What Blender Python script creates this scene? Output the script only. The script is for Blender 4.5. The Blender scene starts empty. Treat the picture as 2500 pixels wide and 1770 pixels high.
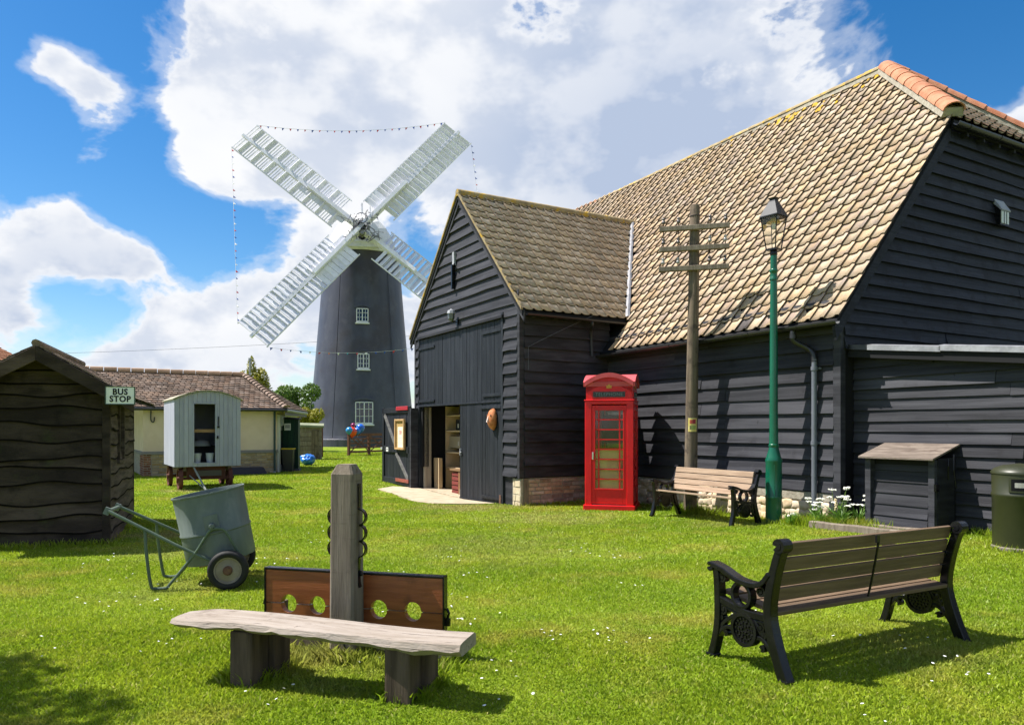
import bpy, math, random
import numpy as np
from mathutils import Vector, Matrix
R = math.radians
random.seed(7)
rng = np.random.default_rng(11)
sc = bpy.context.scene
COL = sc.collection

# ------------------------------------------------------------------ camera
cam = bpy.data.cameras.new('camera'); camo = bpy.data.objects.new('camera', cam); COL.objects.link(camo)
CAM_H = 1.55
camo.location = (0, 0, CAM_H); camo.rotation_euler = (R(90), 0, 0)
cam.sensor_width = 36; cam.lens = 36 * 1800 / 2500; cam.shift_y = (1043 - 885) / 2500
cam.clip_start = .05; cam.clip_end = 6000
sc.camera = camo
sc.render.engine = 'CYCLES'
sc.cycles.use_denoising = True; sc.cycles.use_adaptive_sampling = True; sc.cycles.adaptive_threshold = .02
sc.cycles.max_bounces = 6; sc.cycles.diffuse_bounces = 3; sc.cycles.transparent_max_bounces = 12
sc.view_settings.view_transform = 'Standard'; sc.view_settings.look = 'None'
sc.view_settings.gamma = 1; sc.view_settings.use_curve_mapping = False
sc.view_settings.exposure = 1.0

# ------------------------------------------------------------------ sun and sky
SUN_EL = R(58); SUN_DIR = Vector((-.993 * math.cos(SUN_EL), .119 * math.cos(SUN_EL), math.sin(SUN_EL)))   # towards the sun
sl = bpy.data.lights.new('sun', 'SUN'); sl.energy = 5.0; sl.angle = R(.53); sl.color = (1, .955, .88)
so = bpy.data.objects.new('sun', sl); COL.objects.link(so)
so.rotation_euler = SUN_DIR.to_track_quat('Z', 'Y').to_euler()

class NT:
    """thin helper round a node tree"""
    def __init__(s, nt): s.t = nt; s.t.nodes.clear()
    def n(s, kind, props=None, **ins):
        nd = s.t.nodes.new(kind)
        for k, v in (props or {}).items(): setattr(nd, k, v)
        for k, v in ins.items():
            key = int(k[1:]) if k[0] == 'i' and k[1:].isdigit() else k.replace('_', ' ')
            sock = nd.inputs[key]
            if isinstance(v, bpy.types.NodeSocket): s.t.links.new(v, sock)
            else: sock.default_value = v
        return nd
    def math(s, op, a, b=None, c=None, clamp=False):
        kw = {'i0': a}
        if b is not None: kw['i1'] = b
        if c is not None: kw['i2'] = c
        return s.n('ShaderNodeMath', {'operation': op, 'use_clamp': clamp}, **kw).outputs[0]
    def vmath(s, op, a, b=None, **kw):
        k = {'i0': a}
        if b is not None: k['i1'] = b
        k.update(kw)
        return s.n('ShaderNodeVectorMath', {'operation': op}, **k)
    def noise(s, vec, scale, detail=5, rough=.55, lac=2.0, dist=0.0):
        return s.n('ShaderNodeTexNoise', {}, Vector=vec, Scale=scale, Detail=detail, Roughness=rough, Lacunarity=lac, Distortion=dist).outputs[0]
    def ss(s, x, lo, hi):
        return s.n('ShaderNodeMapRange', {'interpolation_type': 'SMOOTHSTEP'}, i0=x, i1=lo, i2=hi, i3=0.0, i4=1.0).outputs[0]
    def mix(s, f, a, b, mode='MIX'):
        nd = s.t.nodes.new('ShaderNodeMix'); nd.data_type = 'RGBA'; nd.blend_type = mode
        for sock, v in ((nd.inputs[0], f), (nd.inputs[6], a), (nd.inputs[7], b)):
            if isinstance(v, bpy.types.NodeSocket): s.t.links.new(v, sock)
            else: sock.default_value = v if sock == nd.inputs[0] else (*v[:3], 1)
        return nd.outputs[2]
    def link(s, a, b): s.t.links.new(a, b)

w = bpy.data.worlds.new('World'); sc.world = w; w.use_nodes = True
T = NT(w.node_tree)
sky = T.n('ShaderNodeTexSky', {'sky_type': 'NISHITA', 'sun_disc': False, 'sun_elevation': SUN_EL,
      'sun_rotation': math.atan2(SUN_DIR.x, SUN_DIR.y), 'altitude': 0, 'air_density': 1.0, 'dust_density': .35, 'ozone_density': 3.0})
skycol = T.n('ShaderNodeHueSaturation', {}, Saturation=1.38, Value=1.38, Color=sky.outputs[0]).outputs[0]
d = T.n('ShaderNodeTexCoord').outputs['Generated']
def pixdir(px, py):
    v = Vector(((px - 1250) / 1800, 1, (1043 - py) / 1800)); return tuple(v.normalized())
# cloud banks (+) and gaps (-): direction given for the photograph's frame, angular radius, weight
BANKS = [((720, 190), .20, .46), ((1150, 330), .26, .42), ((1750, 150), .30, .42), ((1450, 420), .22, .32), ((430, 400), .075, .50), ((420, 230), .06, .40), ((560, 440), .08, .3),
         ((120, 545), .075, 1.0), ((210, 610), .065, .95), ((345, 625), .045, .75), ((580, 770), .11, .42), ((330, 780), .09, .42), ((40, 745), .05, .8), ((1000, 90), .2, .2), ((640, 720), .07, .3), ((760, 580), .035, .5),
         ((2490, 290), .10, .70), ((150, 165), .042, .60), ((235, 250), .045, .66), ((95, 130), .028, .5), ((215, 390), .030, .75), ((480, 90), .08, .35), ((2240, 190), .06, .30), ((360, 470), .03, .4),
         ((150, 270), .22, -.80), ((300, 60), .07, -.35), ((470, 560), .05, -.6), ((590, 575), .06, -.65), ((700, 550), .05, -.5), ((330, 520), .045, -.6), ((300, 450), .05, -.85), ((380, 330), .035, -.6), ((90, 385), .05, -.5), ((200, 700), .05, -.6), ((340, 200), .03, -.35),
         ((120, 690), .04, -.6), ((300, 690), .045, -.55), ((450, 660), .05, -.45), ((1240, 90), .05, -.30), ((1400, 60), .05, -.34), ((1310, 20), .03, -.2), ((2420, 70), .13, -.85), ((2260, 40), .05, -.35), ((2410, 225), .03, -.5),
         ((1040, 630), .07, -.70), ((120, 840), .05, -.3), ((900, 620), .05, -.3)]
acc = None
for (p, rad, wt) in BANKS:
    dist = T.vmath('DISTANCE', d, pixdir(*p)).outputs['Value']
    g = T.math('MULTIPLY', T.math('POWER', 2.718, T.math('MULTIPLY', T.math('MULTIPLY', dist, dist), -1 / (rad * rad))), wt)
    acc = g if acc is None else T.math('ADD', acc, g)
dz = T.vmath('MULTIPLY', d, (1.0, 1.0, 1.55)).outputs[0]
def cloudfield(vec):
    warp = T.n('ShaderNodeTexNoise', {}, Vector=vec, Scale=5.0, Detail=1).outputs['Color']
    v2 = T.vmath('ADD', vec, T.vmath('MULTIPLY', T.vmath('SUBTRACT', warp, (.5, .5, .5)).outputs[0], (.10, .10, .10)).outputs[0]).outputs[0]
    a = T.noise(v2, 4.2, 10, .62)
    b = T.math('ABSOLUTE', T.math('SUBTRACT', T.noise(v2, 11.0, 4, .55), .5))
    b2 = T.math('ABSOLUTE', T.math('SUBTRACT', T.noise(v2, 27.0, 3, .6), .5))
    return T.math('ADD', T.math('ADD', a, T.math('MULTIPLY', T.math('SUBTRACT', .10, b), .70)), T.math('MULTIPLY', T.math('SUBTRACT', .10, b2), .18))
f1 = cloudfield(dz)
dens = T.math('ADD', T.math('MULTIPLY_ADD', T.math('SUBTRACT', f1, .5), 2.1, .5), acc)
cover = T.ss(dens, .55, .80)
wisp = T.math('MULTIPLY', T.ss(dens, .38, .66), .34)
cover = T.math('MAXIMUM', cover, wisp)
def soft(vec): return T.noise(vec, 5.2, 5, .55)
lit = T.ss(T.math('SUBTRACT', soft(dz), soft(T.vmath('ADD', dz, (-.035, .0, .055)).outputs[0])), -.10, .10)     # side towards the sun against side away
deep = T.ss(T.noise(T.vmath('ADD', dz, (3.1, 1.7, .4)).outputs[0], 2.4, 4, .55), .40, .66)
thick = T.ss(dens, .62, 1.0)
dk = None
for (p, rad, wt) in (((1800, 260), .17, .55), ((1500, 380), .15, .30), ((110, 640), .05, .45), ((300, 645), .05, .4), ((40, 790), .05, .4)):      # bases of the heavier clouds
    q = T.vmath('DISTANCE', d, pixdir(*p)).outputs['Value']; g = T.math('MULTIPLY', T.math('POWER', 2.718, T.math('MULTIPLY', T.math('MULTIPLY', q, q), -1 / (rad * rad))), wt); dk = g if dk is None else T.math('ADD', dk, g)
shade = T.math('MULTIPLY', thick, T.math('ADD', dk, T.math('ADD', T.math('MULTIPLY', T.math('SUBTRACT', 1.0, lit), .52), T.math('MULTIPLY', deep, .22))), clamp=True)
ccol = T.mix(shade, (9.2, 9.3, 9.5), (4.5, 5.35, 7.0))
col = T.mix(cover, skycol, ccol)
bg = T.n('ShaderNodeBackground', {}, Color=col, Strength=.054)
T.n('ShaderNodeOutputWorld', {}, Surface=bg.outputs[0])
w.cycles.sampling_method = 'MANUAL'; w.cycles.sample_map_resolution = 512

# ------------------------------------------------------------------ helpers
def gz(x, y):
    """height of the ground"""
    return (.17 * math.exp(-((x - 6.3) ** 2 + (y - 9.2) ** 2) / (2 * 2.2 ** 2))
            - .13 * math.exp(-((x + 1.0) ** 2 + (y - 17.5) ** 2) / (2 * 1.9 ** 2)) + .06 / (1 + math.exp(-(y - 40) / 5)))

class MB:
    """collects shapes, builds ONE mesh object"""
    def __init__(s): s.v = []; s.f = []; s.t = []; s.mi = []
    def add(s, v, f, tint=None):
        o = len(s.v); s.v.extend([tuple(p) for p in v]); s.f.extend([tuple(i + o for i in q) for q in f])
        if tint is not None: s.t.extend([tint] * len(f))
        return s
    def box(s, c, d, rot=None):
        x, y, z = d[0] / 2, d[1] / 2, d[2] / 2
        p = [Vector(q) for q in ((-x, -y, -z), (x, -y, -z), (x, y, -z), (-x, y, -z), (-x, -y, z), (x, -y, z), (x, y, z), (-x, y, z))]
        if rot is not None: p = [rot @ q for q in p]
        c = Vector(c); return s.hexa([q + c for q in p])
    def bx(s, x0, x1, y0, y1, z0, z1): return s.box(((x0 + x1) / 2, (y0 + y1) / 2, (z0 + z1) / 2), (x1 - x0, y1 - y0, z1 - z0))
    def hexa(s, p): return s.add(p, [(0, 3, 2, 1), (4, 5, 6, 7), (0, 1, 5, 4), (1, 2, 6, 5), (2, 3, 7, 6), (3, 0, 4, 7)])
    def tube(s, pts, r, n=8, closed=False, caps=True):
        pts = [Vector(p) for p in pts]; k = len(pts); rs = r if isinstance(r, (list, tuple)) else [r] * k
        vs = []; fs = []; up = None
        for i, p in enumerate(pts):
            a = pts[(i - 1) % k] if (closed or i > 0) else p; b = pts[(i + 1) % k] if (closed or i < k - 1) else p
            t = (b - a).normalized()
            if up is None: up = t.orthogonal().normalized()
            up = (up - t * up.dot(t)); up = up.normalized() if up.length > 1e-6 else t.orthogonal().normalized()
            q = t.cross(up)
            for j in range(n):
                an = 2 * math.pi * j / n; vs.append(p + (up * math.cos(an) + q * math.sin(an)) * rs[i])
        for i in range(k if closed else k - 1):
            for j in range(n):
                i2 = (i + 1) % k; fs.append((i * n + j, i * n + (j + 1) % n, i2 * n + (j + 1) % n, i2 * n + j))
        if caps and not closed:
            fs.append(tuple(range(n - 1, -1, -1))); fs.append(tuple((k - 1) * n + j for j in range(n)))
        return s.add(vs, fs)
    def lathe(s, prof, n=24, c=(0, 0, 0), M=None, a0=0.0, caps=True):
        vs = []; fs = []; k = len(prof)
        for r, z in prof:
            for j in range(n):
                an = a0 + 2 * math.pi * j / n; vs.append(Vector((r * math.cos(an), r * math.sin(an), z)))
        for i in range(k - 1):
            for j in range(n): fs.append((i * n + j, i * n + (j + 1) % n, (i + 1) * n + (j + 1) % n, (i + 1) * n + j))
        if caps and prof[0][0] > 1e-4: fs.append(tuple(range(n - 1, -1, -1)))
        if caps and prof[-1][0] > 1e-4: fs.append(tuple((k - 1) * n + j for j in range(n)))
        if M is not None: vs = [M @ q for q in vs]
        c = Vector(c); return s.add([q + c for q in vs], fs)
    def extrude(s, poly, t0, t1, fn):
        """polygon (a,b) extruded from t0 to t1, fn(a,b,t)->xyz"""
        n = len(poly); vs = [fn(a, b, t0) for a, b in poly] + [fn(a, b, t1) for a, b in poly]
        fs = [tuple(range(n - 1, -1, -1)), tuple(range(n, 2 * n))] + [(i, (i + 1) % n, n + (i + 1) % n, n + i) for i in range(n)]
        return s.add(vs, fs)
    def strip(s, pts, wd, t0, t1, fn, closed=False):
        """flat bar of in-plane width wd following 2-D points, from t0 to t1 across"""
        k = len(pts); L = []; Rr = []
        ws = wd if isinstance(wd, (list, tuple)) else [wd] * k
        for i, p in enumerate(pts):
            a = pts[(i - 1) % k] if (closed or i > 0) else p; b = pts[(i + 1) % k] if (closed or i < k - 1) else p
            t = Vector((b[0] - a[0], b[1] - a[1])).normalized(); nn = Vector((-t.y, t.x)) * ws[i] / 2
            L.append((p[0] + nn.x, p[1] + nn.y)); Rr.append((p[0] - nn.x, p[1] - nn.y))
        vs = []
        for i in range(k): vs += [fn(*L[i], t0), fn(*Rr[i], t0), fn(*Rr[i], t1), fn(*L[i], t1)]
        fs = []
        for i in range(k if closed else k - 1):
            j = (i + 1) % k
            for q in range(4): fs.append((4 * i + q, 4 * i + (q + 1) % 4, 4 * j + (q + 1) % 4, 4 * j + q))
        if not closed: fs += [(3, 2, 1, 0), tuple(4 * (k - 1) + q for q in range(4))]
        return s.add(vs, fs)
    def mesh(s, name, smooth=False):
        me = bpy.data.meshes.new(name); me.from_pydata(s.v, [], s.f)
        if s.mi: me.polygons.foreach_set('material_index', s.mi)
        if s.t:
            at = me.attributes.new('tint', 'FLOAT', 'FACE'); at.data.foreach_set('value', s.t)
        if smooth: me.polygons.foreach_set('use_smooth', [True] * len(me.polygons))
        me.update(); return me
    def build(s, name, mat, parent=None, smooth=False, bevel=0, fix=True):
        me = s.mesh(name, smooth)
        if fix:
            import bmesh
            bm = bmesh.new(); bm.from_mesh(me); bmesh.ops.recalc_face_normals(bm, faces=bm.faces); bm.to_mesh(me); bm.free()
        return put(name, me, mat, parent, bevel, smooth)

def put(name, me, mat, parent=None, bevel=0, smooth=False):
    if mat is not None and len(me.materials) == 0: me.materials.append(mat)
    o = bpy.data.objects.new(name, me); COL.objects.link(o)
    if parent is not None: o.parent = parent
    if bevel:
        m = o.modifiers.new('bevel', 'BEVEL'); m.width = bevel; m.segments = 2; m.limit_method = 'ANGLE'; m.angle_limit = R(40); m.harden_normals = False
    if smooth == 2:
        m = o.modifiers.new('split', 'EDGE_SPLIT'); m.split_angle = R(40)
    return o
def tag(o, label, cat, group=None):
    o['label'] = label; o['category'] = cat
    if group: o['group'] = group
    return o
def thing(name, label, cat, loc=(0, 0, 0), rz=0, group=None):
    o = bpy.data.objects.new(name, None); COL.objects.link(o); o.empty_display_size = .1
    o.location = loc; o.rotation_euler = (0, 0, rz); return tag(o, label, cat, group)
def struct(o): o['kind'] = 'structure'; return o
def stuff(o): o['kind'] = 'stuff'; return o
def lerp(a, b, t): return a + (b - a) * t
def arc(cx, cy, r, a0, a1, n): return [(cx + r * math.cos(R(lerp(a0, a1, i / n))), cy + r * math.sin(R(lerp(a0, a1, i / n)))) for i in range(n + 1)]
def smoothpath(pts, n=6):
    """Catmull-Rom through the points"""
    P = [Vector(p) for p in pts]; out = []
    for i in range(len(P) - 1):
        p0 = P[max(i - 1, 0)]; p1 = P[i]; p2 = P[i + 1]; p3 = P[min(i + 2, len(P) - 1)]
        for k in range(n):
            t = k / n
            out.append(.5 * ((2 * p1) + (p2 - p0) * t + (2 * p0 - 5 * p1 + 4 * p2 - p3) * t * t + (3 * p1 - p0 - 3 * p2 + p3) * t ** 3))
    out.append(P[-1]); return [tuple(q) for q in out]
def text_mesh(s, size, depth, name='lettering', spacing=1.0, bold=0.0):
    cu = bpy.data.curves.new('txt', 'FONT'); cu.body = s; cu.size = size; cu.extrude = depth; cu.align_x = 'CENTER'; cu.align_y = 'CENTER'; cu.space_character = spacing; cu.resolution_u = 3; cu.offset = bold
    o = bpy.data.objects.new('txt', cu); me = bpy.data.meshes.new_from_object(o); me.name = name
    bpy.data.objects.remove(o); bpy.data.curves.remove(cu); return me

def mat(name, c1, c2=None, sc_=4.0, stretch=(1, 1, 1), rough=.75, spec=.35, metal=0, rnd=0., bump=0., bsc=30., spots=(), lo=.35, hi=.65, tint=False, coat=0., alpha=None, trans=0., sat=0., world=False, bstretch=None):
    m = bpy.data.materials.new(name); m.use_nodes = True; t = NT(m.node_tree)
    info = t.n('ShaderNodeObjectInfo').outputs['Random']
    rand = t.n('ShaderNodeAttribute', {'attribute_name': 'tint', 'attribute_type': 'GEOMETRY'}).outputs['Fac'] if tint else info
    if world: base = t.n('ShaderNodeNewGeometry').outputs['Position']
    else: base = t.n('ShaderNodeTexCoord').outputs['Object']
    shift = t.vmath('SCALE', (17.3, 11.1, 7.7), Scale=rand).outputs[0] if not world else (0, 0, 0)
    co = t.vmath('ADD', base, shift).outputs[0]
    cs = t.vmath('MULTIPLY', co, stretch).outputs[0]
    c = None
    if c2 is not None:
        f = t.ss(t.noise(cs, sc_, 7, .6), lo, hi); c = t.mix(f, c1, c2)
    for (pc, psc, plo, phi, amt, *st_) in spots:
        cq = t.vmath('MULTIPLY', co, st_[0]).outputs[0] if st_ else co
        g = t.math('MULTIPLY', t.ss(t.noise(t.vmath('ADD', cq, (psc, 3.3, 9.1)).outputs[0], psc, 8, .62), plo, phi), amt)
        c = t.mix(g, c if c is not None else c1, pc)
    if rnd or sat:
        r2 = t.math('FRACT', t.math('MULTIPLY', rand, 7.31))
        hs = t.n('ShaderNodeHueSaturation', {}, Value=t.math('ADD', 1 - rnd / 2, t.math('MULTIPLY', rand, rnd)), Saturation=t.math('ADD', 1 - sat / 2, t.math('MULTIPLY', r2, sat)),
                 Color=c if c is not None else (*c1, 1)); c = hs.outputs[0]
    b = t.n('ShaderNodeBsdfPrincipled', {}, Roughness=rough, Metallic=metal)
    b.inputs['Specular IOR Level'].default_value = spec
    if coat: b.inputs['Coat Weight'].default_value = coat; b.inputs['Coat Roughness'].default_value = .12
    if trans: b.inputs['Transmission Weight'].default_value = trans
    if c is None: b.inputs['Base Color'].default_value = (*c1, 1)
    else: t.link(c, b.inputs['Base Color'])
    if alpha is not None: b.inputs['Alpha'].default_value = alpha
    if bump:
        h = t.noise(t.vmath('MULTIPLY', co, bstretch or stretch).outputs[0], bsc, 6, .65)
        bn = t.n('ShaderNodeBump', {}, Strength=min(1, bump), Distance=.01 * max(1, bump), Height=h); t.link(bn.outputs[0], b.inputs['Normal'])
    t.n('ShaderNodeOutputMaterial', {}, Surface=b.outputs[0]); return m

# ------------------------------------------------------------------ materials
def grass_colour(t, pos):
    a = t.noise(pos, .55, 4, .6); b = t.noise(pos, 2.6, 4, .6); cc = t.noise(t.vmath('ADD', pos, (31, 7, 0)).outputs[0], .9, 5, .62)
    c = t.mix(t.ss(a, .35, .65), (.222, .325, .016), (.31, .39, .024))
    c = t.mix(t.math('MULTIPLY', t.ss(b, .45, .75), .55), c, (.135, .24, .012))
    c = t.mix(t.math('MULTIPLY', t.ss(cc, .50, .68), .72), c, (.42, .385, .07))
    for (wx_, wy_, rr_, am_) in ((-1.0, 14.6, 1.5, .75), (-8.0, 17.9, .7, .8), (-5.0, 10.6, .8, .8), (-1.1, 5.0, .75, .45), (2.9, 5.3, 1.0, .22), (-3.3, 7.2, .7, .35), (3.3, 11.6, .8, .35), (.6, 12.6, 1.6, .5), (-4.2, 9.2, .9, .4), (-.2, 9.5, 1.8, .3)):     # worn, dry places
        q_ = t.vmath('MULTIPLY', t.vmath('SUBTRACT', pos, (wx_, wy_, 0)).outputs[0], (1, 1, 0)).outputs[0]
        dd_ = t.math('DIVIDE', t.vmath('LENGTH', q_).outputs['Value'], rr_)
        c = t.mix(t.math('MULTIPLY', t.ss(t.math('ADD', t.math('SUBTRACT', 1.0, dd_), t.math('MULTIPLY', t.math('SUBTRACT', b, .5), 2.4)), .0, .9), am_), c, (.40, .335, .13))
    far = t.n('ShaderNodeSeparateXYZ', {}, Vector=pos).outputs
    c = t.mix(t.math('MULTIPLY', t.ss(t.math('MAXIMUM', far[1], t.math('MULTIPLY', t.math('ABSOLUTE', far[0]), 1.6)), 50.0, 75.0), .85), c, (.20, .18, .13))  # distant ground dulled so less green light bounces up
    unseen_grey = t.math('MULTIPLY', t.ss(far[0], 1.5, 3.0), t.ss(t.math('ADD', far[1], t.math('MULTIPLY', far[0], .5)), 20.5, 22.0))     # unseen ground behind the barn set grey to cut green bounce
    unseen_grey = t.math('MAXIMUM', unseen_grey, t.ss(t.math('MULTIPLY', far[0], -1.0), 17.0, 20.0))
    return t.mix(t.math('MULTIPLY', unseen_grey, .9), c, (.30, .275, .24))
M = {}
m = bpy.data.materials.new('lawn_soil'); m.use_nodes = True; t = NT(m.node_tree)
pos = t.n('ShaderNodeNewGeometry').outputs['Position']
gc = grass_colour(t, pos)
fine = t.noise(pos, 38, 6, .7)
gc = t.mix(t.math('MULTIPLY', t.ss(fine, .25, .62), .80), gc, (.095, .145, .014))
bs = t.n('ShaderNodeBsdfPrincipled', {}, Base_Color=gc, Roughness=.9); bs.inputs['Specular IOR Level'].default_value = .1
t.link(t.n('ShaderNodeBump', {}, Strength=.9, Distance=.03, Height=fine).outputs[0], bs.inputs['Normal'])
t.n('ShaderNodeOutputMaterial', {}, Surface=bs.outputs[0]); M['soil'] = m
m = bpy.data.materials.new('grass_blade'); m.use_nodes = True; t = NT(m.node_tree)
pos = t.n('ShaderNodeNewGeometry').outputs['Position']
gc = grass_colour(t, t.vmath('MULTIPLY', pos, (1, 1, 0)).outputs[0])
tt = t.n('ShaderNodeAttribute', {'attribute_name': 'tint', 'attribute_type': 'GEOMETRY'}).outputs['Fac']
gc = t.mix(t.math('MULTIPLY', t.ss(tt, .90, 1.0), .8), gc, (.50, .44, .16))
gc = t.n('ShaderNodeHueSaturation', {}, Hue=t.math('ADD', .5, t.math('MULTIPLY', t.math('SUBTRACT', tt, .5), .02)), Value=t.math('ADD', .75, t.math('MULTIPLY', t.math('FRACT', t.math('MULTIPLY', tt, 5.7)), .55)), Color=gc).outputs[0]
df = t.n('ShaderNodeBsdfDiffuse', {}, Color=gc); tr = t.n('ShaderNodeBsdfTranslucent', {}, Color=gc)
mx = t.n('ShaderNodeMixShader', {}, i0=.45, i1=df.outputs[0], i2=tr.outputs[0])
gl = t.n('ShaderNodeBsdfGlossy', {}, Roughness=.45, Color=(1, 1, 1, 1))
mx2 = t.n('ShaderNodeMixShader', {}, i0=.012, i1=mx.outputs[0], i2=gl.outputs[0])
t.n('ShaderNodeOutputMaterial', {}, Surface=mx2.outputs[0]); M['blade'] = m
def leafmat(name, ca, cb):
    m = bpy.data.materials.new(name); m.use_nodes = True; t = NT(m.node_tree)
    tt = t.n('ShaderNodeAttribute', {'attribute_name': 'tint', 'attribute_type': 'GEOMETRY'}).outputs['Fac']
    gc = t.mix(tt, ca, cb)
    df = t.n('ShaderNodeBsdfPrincipled', {}, Base_Color=gc, Roughness=.55); tr = t.n('ShaderNodeBsdfTranslucent', {}, Color=gc)
    mx = t.n('ShaderNodeMixShader', {}, i0=.35, i1=df.outputs[0], i2=tr.outputs[0])
    t.n('ShaderNodeOutputMaterial', {}, Surface=mx.outputs[0]); return m
M['leaf_yellow'] = leafmat('leaf_yellow', (.16, .18, .015), (.42, .38, .04))
M['leaf_green'] = leafmat('leaf_green', (.05, .11, .015), (.17, .27, .04))
M['leaf_dark'] = leafmat('leaf_dark', (.03, .07, .012), (.08, .15, .02))
M['leaf_herb'] = leafmat('leaf_herb', (.08, .18, .02), (.18, .33, .05))
M['tar'] = mat('tarred_board', (.024, .024, .029), (.046, .046, .054), 2.5, (.25, .6, 4), rough=.62, spec=.16, rnd=.55, bump=.35, bsc=18, bstretch=(.12, 1, 5), spots=[((.10, .10, .105), 34, .69, .74, .5), ((.012, .011, .013), 2.5, .55, .75, .5), ((.010, .010, .012), 7, .67, .72, .7), ((.075, .074, .078), 6, .60, .78, .35)])
M['tar_gable'] = mat('tarred_board_shade_blue', (.012, .013, .018), (.026, .028, .038), 3, (.6, .25, 9), rough=.62, spec=.18, rnd=.45, bump=.5, bsc=18, bstretch=(1, .12, 7), spots=[((.010, .010, .013), 3.2, .50, .62, .8), ((.07, .07, .075), 30, .70, .75, .4)])  # darker, bluer copy of the tar paints the gable's skylit shade
M['tar_core'] = mat('tarred_core', (.012, .012, .014), rough=.8, spec=.2)
M['doorpaint'] = mat('black_door_paint', (.013, .015, .020), (.024, .027, .034), 3, (6, 3, .4), rough=.55, spec=.18, rnd=.4, bump=.35, bsc=14, bstretch=(8, 2, .2), spots=[((.16, .16, .17), 26, .70, .735, .5), ((.055, .057, .065), 5, .6, .75, .4)])
TILE_SPOTS = [((.34, .265, .25), 3.0, .48, .66, .6), ((.22, .165, .145), 9, .60, .74, .5), ((.50, .36, .17), 2.2, .62, .75, .45), ((.09, .075, .07), 55, .60, .72, .4)]
M['pantile'] = mat('cream_pantile', (.41, .295, .19), (.50, .385, .265), 7, (1, 1, 1), rough=.85, spec=.2, rnd=.42, sat=.25, bump=.45, bsc=60, spots=TILE_SPOTS)
M['pantile_t'] = mat('cream_pantile_joined', (.41, .295, .19), (.50, .385, .265), 7, (1, 1, 1), rough=.85, spec=.2, rnd=.42, sat=.25, bump=.45, bsc=60, tint=True, spots=TILE_SPOTS)
PT = [((.26, .20, .155), 8, .50, .68, .45), ((.40, .35, .25), 14, .58, .72, .5), ((.15, .09, .08), 2.0, .62, .72, .45), ((.07, .06, .05), 50, .58, .70, .45)]
M['porchtile'] = mat('lichened_pantile', (.49, .38, .265), (.59, .475, .345), 7, rough=.9, spec=.15, rnd=.40, sat=.3, bump=.6, bsc=50, spots=PT)
M['porchtile_t'] = mat('lichened_pantile_joined', (.49, .38, .265), (.59, .475, .345), 7, rough=.9, spec=.15, rnd=.40, sat=.3, bump=.6, bsc=50, tint=True, spots=PT)
M['tile_edge'] = mat('tile_edge_grime_shade', (.085, .060, .045), (.15, .108, .08), 20, rough=.95, spec=.1)  # grimy lips, darkened to paint the shadow lines between tiles
M['tiledark'] = mat('shadow_painted_tile', (.07, .06, .06), (.12, .10, .095), 8, rough=.8, rnd=.4, bump=.4)  # dark tone painting shadow on a few eave tiles
M['lichen'] = mat('lichened_mortar_ridge', (.26, .20, .12), (.36, .29, .17), 6, rough=.95, spec=.1, bump=.8, bsc=30, rnd=.3, spots=[((.55, .33, .02), 5, .52, .62, .75), ((.12, .10, .08), 12, .55, .7, .5)])
M['lichen_y'] = mat('yellow_lichen', (.50, .30, .02), (.32, .22, .06), 9, rough=.95, spec=.1, bump=.8)
M['orange'] = mat('orange_ridge_tile', (.33, .125, .065), (.41, .19, .11), 5, rough=.8, spec=.25, rnd=.3, bump=.4, spots=[((.35, .20, .13), 9, .55, .7, .6)])
M['mortar'] = mat('mortar', (.27, .24, .19), (.36, .33, .27), 12, rough=.95, spec=.1, bump=.8)
M['brick'] = mat('mixed_plinth_brick', (.34, .235, .165), (.44, .34, .25), 9, rough=.92, spec=.15, rnd=.7, sat=.7, bump=.7, bsc=40, spots=[((.10, .07, .06), 16, .60, .72, .6)])
M['quoin'] = mat('pale_quoin_block', (.58, .50, .36), (.48, .38, .26), 6, rough=.92, spec=.15, bump=.7, rnd=.2)
M['rubble'] = mat('buff_rubble_stone', (.52, .40, .27), (.62, .51, .37), 5, rough=.95, spec=.1, rnd=.3, sat=.3, bump=.9, bsc=18, spots=[((.30, .21, .13), 11, .58, .7, .5)])
M['lead'] = mat('lead_flashing', (.26, .27, .30), (.36, .37, .40), 6, rough=.6, spec=.4, bump=.4, bsc=12)
M['gutter'] = mat('black_gutter', (.02, .02, .022), rough=.38, spec=.5, rnd=.2)
M['pipe'] = mat('grey_plastic_pipe', (.115, .125, .15), (.135, .145, .175), 3, rough=.4, spec=.5)
M['flashing'] = mat('pale_metal_flashing', (.20, .20, .215), (.30, .30, .32), 4, (2, 2, 2), rough=.45, metal=.3, rnd=.4, bump=.2)
MIRON = M['iron'] = mat('black_ironwork', (.0045, .0045, .005), (.008, .008, .009), 8, rough=.24, spec=.3, bump=.2, bsc=40)
M['rust'] = mat('rusty_iron', (.09, .05, .04), (.16, .08, .05), 14, rough=.85, bump=.4)
M['grey_wood'] = mat('weathered_grey_timber', (.145, .118, .092), (.225, .188, .15), 3, (5, 5, .45), rough=.9, spec=.15, rnd=.25, bump=.9, bsc=16, bstretch=(7, 7, .25), spots=[((.085, .065, .05), 7, .56, .7, .5), ((.035, .027, .021), 5, .60, .68, .8, (9, 9, .35)), ((.05, .04, .03), 4, .62, .70, .5, (1, 1, 16))])
M['pole_wood'] = mat('creosoted_pole', (.095, .072, .052), (.185, .145, .105), 2.4, (6, 6, .3), rough=.85, spec=.2, bump=.8, bsc=14, bstretch=(9, 9, .2), spots=[((.045, .034, .03), 5, .5, .66, .7)])
M['slat'] = mat('teak_slat', (.27, .185, .125), (.37, .265, .185), 3, (.7, 12, 12), rough=.72, spec=.3, rnd=.3, bump=.4, bsc=20, bstretch=(.4, 10, 10))
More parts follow.
